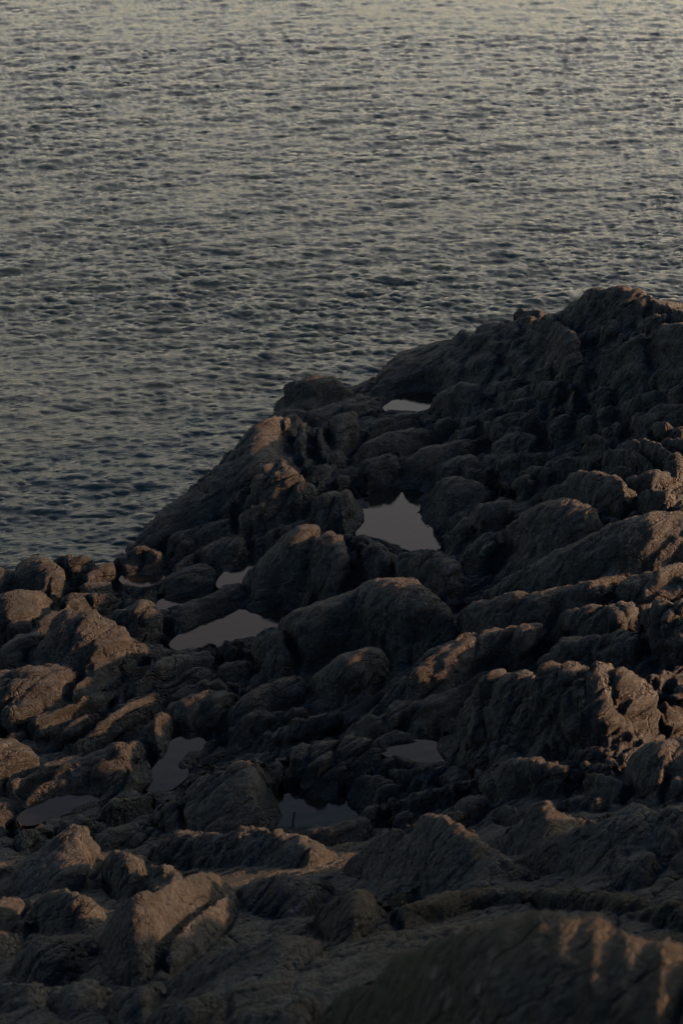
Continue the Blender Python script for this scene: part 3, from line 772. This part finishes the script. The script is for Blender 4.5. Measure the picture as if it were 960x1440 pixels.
# water
def water_material(name, bump_scale, dist, rough, color=(0.012, 0.02, 0.024)):
    m, nt, b = new_mat(name)
    b.inputs['Base Color'].default_value = (*color, 1)
    b.inputs['Roughness'].default_value = rough
    b.inputs['IOR'].default_value = 1.34
    geo = nt.nodes.new('ShaderNodeNewGeometry')
    mp = nt.nodes.new('ShaderNodeMapping')
    mp.inputs['Rotation'].default_value = (0, 0, math.radians(-16))
    nt.links.new(geo.outputs['Position'], mp.inputs['Vector'])
    mp2 = nt.nodes.new('ShaderNodeMapping')
    mp2.inputs['Scale'].default_value = (0.28, 1.0, 1)
    nt.links.new(mp.outputs['Vector'], mp2.inputs['Vector'])
    n = noise_node(nt, mp2.outputs['Vector'], bump_scale, 5, 0.65, 0.2)
    bump = nt.nodes.new('ShaderNodeBump')
    bump.inputs['Strength'].default_value = 1.0
    bump.inputs['Distance'].default_value = dist
    nt.links.new(n.outputs['Fac'], bump.inputs['Height'])
    nt.links.new(bump.outputs['Normal'], b.inputs['Normal'])
    return m


MAT['sea'] = water_material('sea_water', 14.0, 0.03, 0.06)
MAT['far_sea'] = water_material('far_sea_water', 4.0, 0.16, 0.12)
MAT['pool'] = water_material('pool_water', 7.0, 0.0018, 0.03, (0.010, 0.010, 0.010))


# ------------------------------------------------------------------ mesh helpers
def mesh_obj(name, V, quads, mat, parent=None, tris=None, origin=None):
    me = bpy.data.meshes.new(name)
    V = np.asarray(V, np.float32)
    if origin is not None:
        V = V - np.asarray(origin, np.float32)
    nq = len(quads)
    nt_ = 0 if tris is None else len(tris)
    me.vertices.add(len(V))
    me.vertices.foreach_set('co', V.ravel())
    loops = np.concatenate([np.asarray(quads, np.int32).ravel()] + ([np.asarray(tris, np.int32).ravel()] if nt_ else []))
    me.loops.add(len(loops))
    me.loops.foreach_set('vertex_index', loops)
    starts = np.concatenate([np.arange(nq) * 4, nq * 4 + np.arange(nt_) * 3]).astype(np.int32)
    me.polygons.add(nq + nt_)
    me.polygons.foreach_set('loop_start', starts)
    me.polygons.foreach_set('use_smooth', np.ones(nq + nt_, bool))
    me.update(calc_edges=True)
    me.materials.append(MAT[mat])
    o = bpy.data.objects.new(name, me)
    COL.objects.link(o)
    if origin is not None:
        o.location = tuple(float(x) for x in origin)
    if parent is not None:
        o.parent = parent
        o.matrix_parent_inverse.identity()
        o.location = tuple(float(a - b) for a, b in zip((origin if origin is not None else (0, 0, 0)), parent.location))
    return o


def grid_quads(nr, nc, wrap=False):
    r = np.arange(nr - 1)[:, None] * nc
    c = np.arange(nc if wrap else nc - 1)[None, :]
    c2 = (c + 1) % nc
    return np.stack([r + c, r + c2, r + nc + c2, r + nc + c], -1).reshape(-1, 4)


def tag(o, label=None, cat=None, group=None, kind=None):
    for k, v in (('label', label), ('category', cat), ('group', group), ('kind', kind)):
        if v:
            o[k] = v
    return o


# ------------------------------------------------------------------ bedrock
half = math.atan(W / 2 / F)
NA = 520
AZ = np.linspace(-half * 1.33, half * 1.33, NA)
RAD = np.concatenate([np.geomspace(4.6, 11.0, 380)[:-1], np.geomspace(11.0, 45.0, 1480)])
NR = len(RAD)
Ag, Rg = np.meshgrid(AZ, RAD)
SA, CA = np.sin(Ag), np.cos(Ag)
XY = np.stack([SA * Rg, CA * Rg], -1).reshape(-1, 2)
# land on a coarser lattice first (it is smooth), then interpolated
ka, kr = np.linspace(0, NA - 1, 90).astype(int), np.linspace(0, NR - 1, 260).astype(int)
Zc = land0(np.stack([np.sin(AZ[ka])[None, :] * RAD[kr][:, None], np.cos(AZ[ka])[None, :] * RAD[kr][:, None]], -1).reshape(-1, 2)).reshape(len(kr), len(ka))
Zt = np.stack([np.interp(np.arange(NR), kr, Zc[:, j]) for j in range(len(ka))], 1)
LAND = np.stack([np.interp(np.arange(NA), ka, Zt[i]) for i in range(NR)], 0)

def outline_of(pts):
    """visible outline of a tapered spine: (top edge, foot edge)"""
    pts = np.array(pts, float)
    if len(pts) == 1:
        u, v, r = pts[0]
        pts = np.array([[u - r * 0.45, v + r * 0.2, r * 0.85], [u + r * 0.45, v - r * 0.2, r * 0.85]])
    s = np.linspace(0, len(pts) - 1, 60)
    k = np.arange(len(pts))
    cu, cv, cr = (np.interp(s, k, pts[:, j]) for j in range(3))
    cr = cr * 1.14
    u0, u1 = (cu - cr).min(), (cu + cr).max()
    us = u0 + (u1 - u0) * (1 - np.cos(np.linspace(0.12, math.pi - 0.12, 22))) / 2
    top, bot = [], []
    for u in us:
        inside = np.abs(u - cu) < cr
        e = np.sqrt(np.maximum(cr[inside] ** 2 - (u - cu[inside]) ** 2, 0))
        if not inside.any():
            continue
        top.append((u, (cv[inside] - e).min()))
        bot.append((u, (cv[inside] + e * 0.9).max()))
    return top, bot


def smooth1(y, n):
    y = y.copy()
    for _ in range(n):
        y[1:-1] = (y[:-2] + 2 * y[1:-1] + y[2:]) / 4
    return y


DEPTH = {'smooth': 0.85, 'knob': 0.85, 'rib': 0.9, 'crag': 0.8, 'block': 0.72, 'plain': 0.85}
LEAN = {'smooth': 64, 'knob': 64, 'rib': 58, 'crag': 60, 'block': 56, 'plain': 58}
POWER = {'smooth': 2.0, 'knob': 2.0, 'rib': 1.75, 'crag': 1.7, 'block': 1.6, 'plain': 1.75}



HGT = np.full((NR, NA), -9.0)
OWN = np.full((NR, NA), -1, np.int32)


def bot_mean(shape, hand):
    return np.mean([p[1] for p in (shape[1] if hand else shape)])


def stamp(shape, style, seed, oid):
    """raise the land into one rock whose outline, from the viewpoint, runs through the given
    edges: each vertical slice is a rounded section standing on the land"""
    rg = np.random.RandomState(seed)
    hand = not (len(shape[0]) == 3 and np.isscalar(shape[0][0]))
    top, bot = shape[:2] if hand else outline_of(shape)
    lean = shape[2] if hand and len(shape) > 2 else LEAN[style]
    dmul = shape[3] if hand and len(shape) > 3 else 1.0
    if bot_mean(shape, hand) > 1150:
        lean = min(lean, 36)
    top, bot = np.array(top, float), np.array(bot, float)
    u0, u1 = min(top[0, 0], bot[0, 0]), max(top[-1, 0], bot[-1, 0])
    wid = u1 - u0
    hmax_px = max(np.interp(top[:, 0], bot[:, 0], bot[:, 1]) - top[:, 1])
    ni = int(np.clip(wid / 2.0, 14, 330))
    us = np.linspace(u0, u1, ni)
    s = np.linspace(0, 1, ni)
    tv = np.interp(us, top[:, 0], top[:, 1])
    bv = np.interp(us, bot[:, 0], bot[:, 1])
    ksm = max(2, int(0.0012 * ni * ni) if ni < 120 else 18)
    tv, bv = smooth1(tv, ksm), smooth1(bv, ksm)
    endw = min(0.5, 0.25 * hmax_px / wid)
    ee = np.clip(np.minimum(s, 1 - s) / endw, 0, 1)
    capf = np.sqrt(np.clip(1 - (1 - ee) ** 2, 0, 1)) * 0.93 + 0.07
    if not hand:
        capf = np.ones_like(capf)
    mid = tv * 0.40 + bv * 0.60
    hv = np.maximum(bv - tv, 1.5)
    tv = mid - hv * 0.60 * capf
    bv = mid + hv * 0.40 * capf
    kk = np.unique(np.linspace(0, ni - 1, min(ni, 16)).astype(int))
    Fk = np.array([hit(us[k], bv[k]) for k in kk])
    dist_k = np.linalg.norm(Fk - np.array([0, 0, CAM_Z]), axis=1)
    dist = smooth1(np.interp(np.arange(ni), kk, dist_k), 12)
    d = ray(us, bv)
    d /= np.linalg.norm(d, axis=1, keepdims=True)
    dt = ray(us, tv)
    dt /= np.linalg.norm(dt, axis=1, keepdims=True)
    ang = np.arccos(np.clip((d * dt).sum(1), -1, 1))
    a_vis = ang * dist
    A_ = dmul * DEPTH[style] * rg.uniform(0.85, 1.2) * np.minimum(a_vis, 1.7)
    A_ = A_ * (1 + 0.25 * perlin(np.c_[us * 0.02 + seed, np.full(ni, seed * 1.7), np.zeros(ni)]))
    al = np.arcsin(-d[:, 2])
    gam = math.radians(lean) + 0.12 * perlin(np.c_[us * 0.03, np.full(ni, seed * 2.3), np.ones(ni)])
    x = np.sin(ang) * (dist + A_) / np.sin(np.clip(al + gam - ang, 0.3, 2.6))
    azs_ = np.arctan2(d[:, 0], d[:, 1])
    order = np.argsort(azs_)
    j0, j1 = np.searchsorted(AZ, azs_.min()), np.searchsorted(AZ, azs_.max())
    th = np.concatenate([np.linspace(math.pi + 0.25, math.pi / 2, 60), np.linspace(math.pi / 2, -0.2, 34)[1:]])
    pw = POWER[style] * rg.uniform(0.92, 1.12)
    ct, st = np.cos(th), np.sin(th)
    k2 = (np.abs(ct) ** pw + np.abs(st) ** pw) ** (-1 / pw)
    ct, st = ct * k2 * np.where(ct > 0, 1.3, 1.0), st * k2
    f = lambda arr, j: np.interp(AZ[j], azs_[order], arr[order])
    for j in range(max(j0, 0), min(j1, NA)):
        D, Aa, X_, g_, a_ = f(dist, j), f(A_, j), f(x, j), f(gam, j), f(al, j)
        r = (D + Aa) * math.cos(a_) + Aa * math.cos(a_) * ct + X_ * math.cos(g_) * st
        z = CAM_Z - (D + Aa) * math.sin(a_) - Aa * math.sin(a_) * ct + X_ * math.sin(g_) * st
        lo, hi = np.searchsorted(RAD, [r.min(), r.max()])
        if hi - lo < 2:
            continue
        o = np.argsort(r)
        zz = np.interp(RAD[lo:hi], r[o], z[o])
        m = zz > HGT[lo:hi, j]
        HGT[lo:hi, j][m] = zz[m]
        OWN[lo:hi, j][m] = oid


DEPTH = {'smooth': 0.85, 'knob': 0.85, 'rib': 0.9, 'crag': 0.8, 'block': 0.72, 'plain': 0.85}
LEAN = {'smooth': 66, 'knob': 66, 'rib': 60, 'crag': 62, 'block': 60, 'plain': 60}
POWER = {'smooth': 2.0, 'knob': 2.0, 'rib': 1.75, 'crag': 1.7, 'block': 1.6, 'plain': 1.75}
FACET = {'smooth': 0.30, 'knob': 0.75, 'rib': 0.6, 'crag': 1.1, 'block': 0.6, 'plain': 0.6}

pieces = []          # (thing index, style)
seed = 100
for ti, (name, cat, label, style, lobes) in enumerate(R):
    for lb in lobes:
        seed += 1
        stamp(lb, style, seed, len(pieces))
        pieces.append((ti, style))


def blur(Z, sr, sa):
    """separable gaussian over rows (radius) and columns (azimuth)"""
    for ax, sg in ((0, sr), (1, sa)):
        n = int(sg * 2.5) + 1
        k = np.exp(-0.5 * (np.arange(-n, n + 1) / sg) ** 2)
        k /= k.sum()
        Zp = np.pad(Z, [(n, n) if a == ax else (0, 0) for a in (0, 1)], mode='edge')
        cs = 0
        for i, w in enumerate(k):
            cs = cs + w * (Zp[i:i + Z.shape[0]] if ax == 0 else Zp[:, i:i + Z.shape[1]])
        Z = cs
    return Z


def smax(a, b, k):
    return 0.5 * (a + b + np.sqrt((a - b) ** 2 + k * k))


H0 = np.maximum(HGT, LAND - 0.10)
OWN[LAND - 0.10 > HGT] = -1
# worn bedrock: hollows between the humps are filled, feet flare into one another
H1 = blur(H0, 17, 8)
H1 = smax(H0, H1 - 0.055, 0.02)
Hn = smax(H0, blur(H0, 34, 17) + 0.02, 0.08)
wr = (np.clip((RAD - 15.0) / 4.0, 0, 1))[:, None]
H1 = H1 * wr + Hn * (1 - wr)
H2 = blur(H1, 7.0, 1.8)
wf = np.clip((RAD - 27.0) / 6.0, 0, 1)[:, None] * 0.3
H1 = blur(H1, 1.5, 0.8) * (1 - wf) + H2 * wf
Z = carve(XY, H1.ravel(), True)
Z3 = Z.reshape(NR, NA)

# relief settings, carried softly across from rock to rock
P_st = np.array([[*STYLE[s][:3], FACET[s]] for _, s in pieces] + [[0.9, 1.1, 1.0, 0.8]])
maps = []
for c in range(4):
    m_ = P_st[OWN, c][::8, ::2]
    m_ = blur(m_, 1.6, 2.5)
    m_ = np.stack([np.interp(np.arange(NR), np.arange(0, NR, 8), m_[:, j]) for j in range(m_.shape[1])], 1)
    m_ = np.stack([np.interp(np.arange(NA), np.arange(0, NA, 2), m_[i]) for i in range(NR)], 0)
    maps.append(m_.ravel())
# joints where two rocks meet
bd = np.zeros((NR, NA))
bd[:-1] += OWN[:-1] != OWN[1:]
bd[:, :-1] += OWN[:, :-1] != OWN[:, 1:]
bd = np.minimum(bd, 1)
joint = (np.clip(blur(bd, 4.0, 1.2) * 4.5, 0, 1) * np.clip(0.65 + 1.0 * perlin(np.c_[XY * 1.3, np.zeros(len(XY))]).reshape(NR, NA), 0, 1)).ravel()

P = np.c_[XY, Z]
live = Z > -0.45
G = P.reshape(NR, NA, 3)
du = np.gradient(G, axis=0)
dv = np.gradient(G, axis=1)
N = np.cross(dv, du).reshape(-1, 3)
N /= np.linalg.norm(N, axis=1, keepdims=True)
N[N[:, 2] < 0] *= -1


def facet_relief(P, size, off):
    """broken planes: every cell of a jittered lattice is cut at its own tilt"""
    Q = strike(P) * np.array([0.55, 1.0, 1.0]) / size + off
    Q = (Q + 0.15 * np.stack([perlin(Q * 1.5), perlin(Q * 1.5 + 11), perlin(Q * 1.5 + 23)], 1)).astype(np.float32)
    I = np.floor(Q).astype(np.int32)
    f = Q - I
    acc = wsum = 0
    for dx in (-1, 0, 1):
        for dy in (-1, 0, 1):
            for dz in (-1, 0, 1):
                h = hash3(I[:, 0] + dx, I[:, 1] + dy, I[:, 2] + dz)
                dvec = f - (JIT[h] + np.array([dx, dy, dz], np.float32))
                w = np.exp(-(dvec ** 2).sum(1) * 55)
                acc = acc + w * (dvec * GRAD[(h * 7 + 3) & 255]).sum(1)
                wsum = wsum + w
    return 0.30 * size * acc / (wsum + 1e-12)


L_ = np.where(live)[0]
for c0 in range(0, len(L_), 120000):
    ix = L_[c0:c0 + 120000]
    # the nearest rocks are seen close up: their relief is finer and shallower
    wn_ = np.clip((np.hypot(P[ix, 0], P[ix, 1]) - 14.0) / 5.0, 0, 1)
    wn_ = wn_ * wn_ * (3 - 2 * wn_)
    mp_ = [m[ix] for m in maps]
    rel = np.zeros(len(ix))
    fa = wn_ > 0
    rel[fa] += wn_[fa] * (rock_relief(P[ix][fa], *[m[fa] for m in mp_[:3]]) + facet_relief(P[ix][fa], 0.75, 5.0) * mp_[3][fa] * 0.65 + facet_relief(P[ix][fa], 0.26, 9.0) * (0.1 + 0.5 * mp_[3][fa]))
    ne = wn_ < 1
    rel[ne] += (1 - wn_[ne]) * 0.40 * (rock_relief(P[ix][ne] * 1.7, *[m[ne] for m in mp_[:3]]) + facet_relief(P[ix][ne] * 1.2, 0.75, 5.0) * mp_[3][ne] * 0.8 + facet_relief(P[ix][ne] * 1.6, 0.26, 9.0) * (0.1 + 0.5 * mp_[3][ne]))
    rel -= 0.22 * np.clip(N[ix, 2] * 1.3 - 0.25, 0, 1) * np.clip(1.0 - (np.hypot(P[ix, 0], P[ix, 1]) - 31.0) / 4.0, 0.35, 1) * joint[ix] * (0.4 + 0.6 * wn_)
    P[ix] += N[ix] * rel[:, None]
P[:, 2] = carve(P[:, :2], P[:, 2], False)

# ------------------------------------------------------------------ part the rock surface into its rocks
NV = NR * NA
ii, jj = np.meshgrid(np.arange(NR - 1), np.arange(NA - 1), indexing='ij')
ii, jj = ii.ravel(), jj.ravel()
v00 = ii * NA + jj
keep = live[v00] | live[v00 + 1] | live[v00 + NA] | live[v00 + NA + 1]
v00 = v00[keep]
Fq = np.stack([v00, v00 + 1, v00 + NA + 1, v00 + NA], 1)
fo = OWN.ravel()[v00]
# flip so that faces look up
e1, e2 = P[Fq[:, 1]] - P[Fq[:, 0]], P[Fq[:, 3]] - P[Fq[:, 0]]
if np.cross(e1, e2)[:, 2].mean() < 0:
    Fq = Fq[:, ::-1]
# normals of the unbroken surface, so that parting it leaves no seam in the shading
G = P.reshape(NR, NA, 3)
Nf = np.cross(np.gradient(G, axis=1), np.gradient(G, axis=0)).reshape(-1, 3)
Nf /= np.maximum(np.linalg.norm(Nf, axis=1, keepdims=True), 1e-9)
if Nf[:, 2].mean() < 0:
    Nf = -Nf


def rock_piece(name, faces, mat, parent, skirt=0.25):
    uv, inv = np.unique(faces, return_inverse=True)
    q4 = inv.reshape(-1, 4)
    V = P[uv]
    nrm = Nf[uv]
    # sides: the outer edges go down into the rock
    E = np.concatenate([q4[:, [0, 1]], q4[:, [1, 2]], q4[:, [2, 3]], q4[:, [3, 0]]])
    n = len(uv)
    key = np.minimum(E[:, 0], E[:, 1]).astype(np.int64) * n + np.maximum(E[:, 0], E[:, 1])
    u_, first, cnt = np.unique(key, return_index=True, return_counts=True)
    be = E[first[cnt == 1]]
    bu, binv = np.unique(be, return_inverse=True)
    binv = binv.reshape(-1, 2)
    low = V[bu] - np.array([0, 0, skirt])
    sk = np.stack([be[:, 1], be[:, 0], n + binv[:, 0], n + binv[:, 1]], 1)
    V2 = np.concatenate([V, low])
    quads = np.concatenate([q4, sk])
    base = np.array([V[:, 0].mean(), V[:, 1].mean(), V[:, 2].min() - skirt])
    o = mesh_obj(name, V2, quads, mat, parent, None, base)
    nn = np.concatenate([nrm, nrm[bu]]).astype(np.float32)
    o.data.normals_split_custom_set_from_vertices(nn)
    return o


# everything beyond the finely built sector: coarser land round about, with added sun-blocking humps at near right
_g = (np.geomspace(1, 60, 150) - 1) / 59
az_l = (AZ[0] + 0.004 + (-1.45 - AZ[0]) * _g)[::-1]
az_r = AZ[-1] - 0.004 + (1.45 - AZ[-1]) * _g
r_o = np.geomspace(2.0, 60, 420)


def sheet(radii, azz, drop):
    A, Rr = np.meshgrid(azz, radii)
    xy = np.stack([np.sin(A) * Rr, np.cos(A) * Rr], -1).reshape(-1, 2)
    V = np.c_[xy, land0(xy)]
    Q = strike(V)
    Q = Q + 0.3 * np.stack([perlin(Q * 0.5), perlin(Q * 0.5 + 40), 0 * Q[:, 0]], 1)
    F1, F2 = worley(Q * np.array([0.40, 1.0, 0.0]) + np.array([0, 0, 0.5]))
    G1, G2 = worley(Q * np.array([1.0, 2.3, 0.0]) + np.array([3.0, 7.0, 0.5]))
    lob = 0.40 * (0.7 - F1) - 0.22 * np.exp(-(F2 - F1) / 0.08) + 0.14 * (0.6 - G1) - 0.08 * np.exp(-(G2 - G1) / 0.1)
    V[:, 2] += lob + rock_relief(V, 1.0, 0.6, 0.9) + facet_relief(V, 0.75, 5.0) * 0.8 - drop
    return V, grid_quads(len(radii), len(azz))


s1, s2, s3 = sheet(r_o, az_l, 0.06), sheet(r_o, az_r, 0.06), sheet(np.linspace(0.8, RAD[0] + 0.05, 60), np.linspace(AZ[0], AZ[-1], 60), 0.05)
VV_, QQ_, off = [], [], 0
for V_, q_ in (s1, s2, s3):
    VV_.append(V_)
    n_ = np.cross(V_[q_[:, 1]] - V_[q_[:, 0]], V_[q_[:, 3]] - V_[q_[:, 0]])[:, 2].mean()
    QQ_.append((q_ if n_ > 0 else q_[:, ::-1]) + off)
    off += len(V_)
# a rock keeps only its largest connected patch; stray cells go to the bedrock
FO = np.full((NR, NA), -1, np.int32)
FO.ravel()[v00] = fo
for k in range(len(pieces)):
    w_ = np.where(FO == k)
    if len(w_[0]) < 40:
        continue
    b0, b1, c0, c1 = w_[0].min(), w_[0].max() + 1, w_[1].min(), w_[1].max() + 1
    m_ = FO[b0:b1, c0:c1] == k
    lb = np.where(m_, np.arange(1, m_.size + 1).reshape(m_.shape), 0)
    for _ in range(4000):
        n_ = lb.copy()
        for ax in (0, 1):
            for rev in (False, True):
                t_ = np.swapaxes(n_, 0, 1) if ax else n_
                mm = np.swapaxes(m_, 0, 1) if ax else m_
                rng_ = range(len(t_) - 2, -1, -1) if rev else range(1, len(t_))
                for i in rng_:
                    src_ = t_[i + 1] if rev else t_[i - 1]
                    t_[i] = np.where(mm[i], np.maximum(t_[i], src_ * mm[i]), 0)
        if (n_ == lb).all():
            break
        lb = n_
    ids_, ct_ = np.unique(lb[m_], return_counts=True)
    if len(ids_) > 1:
        FO[b0:b1, c0:c1][m_ & (lb != ids_[ct_.argmax()])] = -1
fo = FO.ravel()[v00]
cnts = np.bincount(fo + 1, minlength=len(pieces) + 1)
small = np.where(cnts[1:] < 40)[0]
fo = np.where(np.isin(fo, small), -1, fo)
shore = bpy.data.objects.new('rocky_shore', None)
COL.objects.link(shore)
tag(shore, kind='structure')
ordf = np.argsort(fo, kind='stable')
fs = fo[ordf]
bounds = {int(k): (int(np.searchsorted(fs, k)), int(np.searchsorted(fs, k, 'right'))) for k in np.unique(fs)}
a_, b_ = bounds[-1]
land_o = rock_piece('bedrock', Fq[ordf[a_:b_]], 'gneiss', None)
tag(land_o, kind='structure')
tag(mesh_obj('outlying_bedrock', np.concatenate(VV_), np.concatenate(QQ_), 'gneiss'), kind='structure')
bpy.data.objects.remove(shore)

pid = 0
for ti, (name, cat, label, style, lobes) in enumerate(R):
    ids = [i for i in range(pid, pid + len(lobes)) if i in bounds]
    pid += len(lobes)
    flat = [p for lb in lobes for p in (lb if np.isscalar(lb[0][0]) else list(lb[0]) + list(lb[1]))]
    mat = 'mossy' if np.mean([p[1] for p in flat]) > 1225 and np.mean([p[0] for p in flat]) > 430 else 'gneiss'
    if not ids:
        print('NO FACES', name, label)
        continue
    faces = [Fq[ordf[bounds[i][0]:bounds[i][1]]] for i in ids]
    if label is None:
        for fc in faces:
            rock_piece('rock_lobe', fc, mat, land_o)
    elif len(faces) == 1:
        tag(rock_piece(name, faces[0], mat, None), label, cat)
    else:
        root = bpy.data.objects.new(name, None)
        COL.objects.link(root)
        root.empty_display_size = 0.2
        c = P[np.unique(faces[0])].mean(0)
        root.location = (float(c[0]), float(c[1]), float(c[2]) - 0.3)
        tag(root, label, cat)
        for fc in faces:
            rock_piece('rock_lobe', fc, mat, root)
print('pieces', len(pieces), 'faces', len(Fq))

# ------------------------------------------------------------------ tide pools
from mathutils.geometry import tessellate_polygon
for pid, lab, zp, poly in pool_data:
    c = poly.mean(0)
    e_ = np.roll(poly, -1, 0) - np.roll(poly, 1, 0)
    nn_ = np.stack([e_[:, 1], -e_[:, 0]], 1) / np.linalg.norm(e_, axis=1, keepdims=True)
    area = (poly[:, 0] * np.roll(poly[:, 1], -1) - np.roll(poly[:, 0], -1) * poly[:, 1]).sum()
    ring = poly + nn_ * (0.10 if area > 0 else -0.10)
    n = len(ring)
    V = np.concatenate([np.c_[ring, np.full(n, zp)], np.c_[ring, np.full(n, zp - 0.4)]])
    a = np.arange(n)
    b = (a + 1) % n
    quads = np.stack([a, b, b + n, a + n], 1)
    tl = np.array(tessellate_polygon([[Vector((x_, y_, 0)) for x_, y_ in ring]]))
    crs = np.cross(V[tl[:, 1]] - V[tl[:, 0]], V[tl[:, 2]] - V[tl[:, 0]])[:, 2]
    tl = np.where((crs < 0)[:, None], tl[:, ::-1], tl)
    tr = np.concatenate([tl, tl[:, ::-1] + n])
    o = mesh_obj('tide_pool', V, quads, 'pool', None, tr, (c[0], c[1], zp - 0.4))
    for pl in o.data.polygons:
        pl.use_smooth = False
    tag(o, lab, kind='structure')

# ------------------------------------------------------------------ sea
NT = 2048
LT = 92.0
rg = np.random.RandomState(11)
kx = np.fft.fftfreq(NT, LT / NT) * 2 * math.pi
KX, KY = np.meshgrid(kx, kx, indexing='ij')
K = np.hypot(KX, KY)
K[0, 0] = 1
wd = math.radians(108)          # waves travel roughly away from / towards the shore
cosf = (KX * math.cos(wd) + KY * math.sin(wd)) / K
cos2 = (KX * math.cos(wd - 0.4) + KY * math.sin(wd - 0.4)) / K
Pk = np.exp(-1 / (K * 0.22) ** 2) / K ** 4.0 * (0.03 + 0.97 * cosf ** 4) * 1.0
Pk = Pk + 0.34 * np.exp(-1 / (K * 0.06) ** 2) / K ** 3.0 * (0.03 + 0.97 * cos2 ** 6)
Pk = Pk * np.exp(-(K * 0.009) ** 2)
Pk[0, 0] = 0
hk = (rg.normal(size=(NT, NT)) + 1j * rg.normal(size=(NT, NT))) * np.sqrt(Pk)
hgt = np.real(np.fft.ifft2(hk))
sc_ = 0.0240 / hgt.std()
hgt *= sc_
dxf = np.real(np.fft.ifft2(-1j * KX / K * hk)) * sc_
dyf = np.real(np.fft.ifft2(-1j * KY / K * hk)) * sc_
# gusts: rougher and calmer patches
CHOP = 1.25


def sample(fld, XY):
    g = (XY / LT * NT) % NT
    i = np.floor(g).astype(int)
    f = g - i
    i0, j0 = i[:, 0] % NT, i[:, 1] % NT
    i1, j1 = (i0 + 1) % NT, (j0 + 1) % NT
    return (fld[i0, j0] * (1 - f[:, 0]) * (1 - f[:, 1]) + fld[i1, j0] * f[:, 0] * (1 - f[:, 1]) + fld[i0, j1] * (1 - f[:, 0]) * f[:, 1] + fld[i1, j1] * f[:, 0] * f[:, 1])


azs = np.linspace(-half * 1.45, half * 1.45, 580)
# radii spaced evenly in the view's height
vv = np.linspace(880, -50, 800)
rds = on_plane(np.full(len(vv), W / 2), vv, 0.0)[:, 1]
A, Rr = np.meshgrid(azs, rds)
XY = np.stack([np.sin(A) * Rr, np.cos(A) * Rr], -1).reshape(-1, 2)
gust = 0.85 + 0.45 * perlin(np.c_[XY * np.array([0.07, 0.11]), np.zeros(len(XY))]) + 0.25 * perlin(np.c_[XY * 0.4, np.ones(len(XY))])
edge = np.ones_like(A)
edge[:8] *= np.linspace(0, 1, 8)[:, None]
edge[-20:] *= np.linspace(1, 0, 20)[:, None]
edge[:, :12] *= np.linspace(0, 1, 12)[None, :]
edge[:, -12:] *= np.linspace(1, 0, 12)[None, :]
gust = gust * edge.ravel()
z = sample(hgt, XY) * gust
XY2 = XY + CHOP * np.stack([sample(dxf, XY), sample(dyf, XY)], 1) * gust[:, None]
V = np.c_[XY2, z]
sea = mesh_obj('sea', V, grid_quads(len(rds), len(azs))[:, ::-1], 'sea')
tag(sea, kind='structure')
# the rest of the sea out to the horizon: a ring sheet just outside the near sheet
r0, r1, a1 = rds[0], rds[-1], azs[-1]
VV, QQ = [], []


def patch(radii, azz):
    A, Rr = np.meshgrid(azz, radii)
    off = sum(len(x) for x in VV)
    VV.append(np.stack([np.sin(A) * Rr, np.cos(A) * Rr, 0 * A], -1).reshape(-1, 3))
    QQ.append(grid_quads(len(radii), len(azz))[:, ::-1] + off)


far_r = np.geomspace(r1, 9000, 40)
near_r = np.concatenate([np.linspace(0.5, r0, 6)[:-1], np.linspace(r0, r1, 20)])
patch(far_r, np.linspace(-a1, a1, 30))
patch(np.concatenate([near_r, far_r[1:]]), np.linspace(a1, 2 * math.pi - a1, 90))
patch(np.linspace(0.5, r0, 6), np.linspace(-a1, a1, 30))
tag(mesh_obj('outer_sea', np.concatenate(VV), np.concatenate(QQ), 'far_sea'), kind='structure')

# ------------------------------------------------------------------ twig standing in the pool
zp = [p for p in pool_data if p[0] == 'pool_g'][0][2]
tb = on_plane(411, 1158, zp)
tw = []
spine = [(0, 0, -0.15, 0.012), (0.01, 0, 0.04, 0.011), (0.02, 0.01, 0.10, 0.010), (0.025, 0.0, 0.145, 0.014), (0.03, 0.0, 0.16, 0.004)]
k = 8
for x, y, zz, r in spine:
    for j in range(k):
        a_ = 2 * math.pi * j / k
        tw.append((tb[0] + x + r * math.cos(a_), tb[1] + y + r * math.sin(a_), zp + zz))
mt, nt, b = new_mat('wet_wood')
nn = noise_node(nt, nt.nodes.new('ShaderNodeNewGeometry').outputs['Position'], 60, 3)
rr_ = ramp(nt, [(0.3, (0.02, 0.015, 0.01)), (0.7, (0.05, 0.04, 0.03))])
nt.links.new(nn.outputs['Fac'], rr_.inputs['Fac'])
nt.links.new(rr_.outputs['Color'], b.inputs['Base Color'])
MAT['wood'] = mt
q_ = grid_quads(len(spine), k, True)
n_ = len(tw)
tw += [(tb[0], tb[1], zp - 0.15), (tb[0] + 0.03, tb[1], zp + 0.162)]
tr = [(n_, (j + 1) % k, j) for j in range(k)] + [(n_ + 1, n_ - k + j, n_ - k + (j + 1) % k) for j in range(k)]
tag(mesh_obj('twig', tw, q_, 'wood', None, tr, (tb[0], tb[1], zp - 0.15)), 'thin dark upright twig standing in the pool below the rugged cleft block', 'twig')
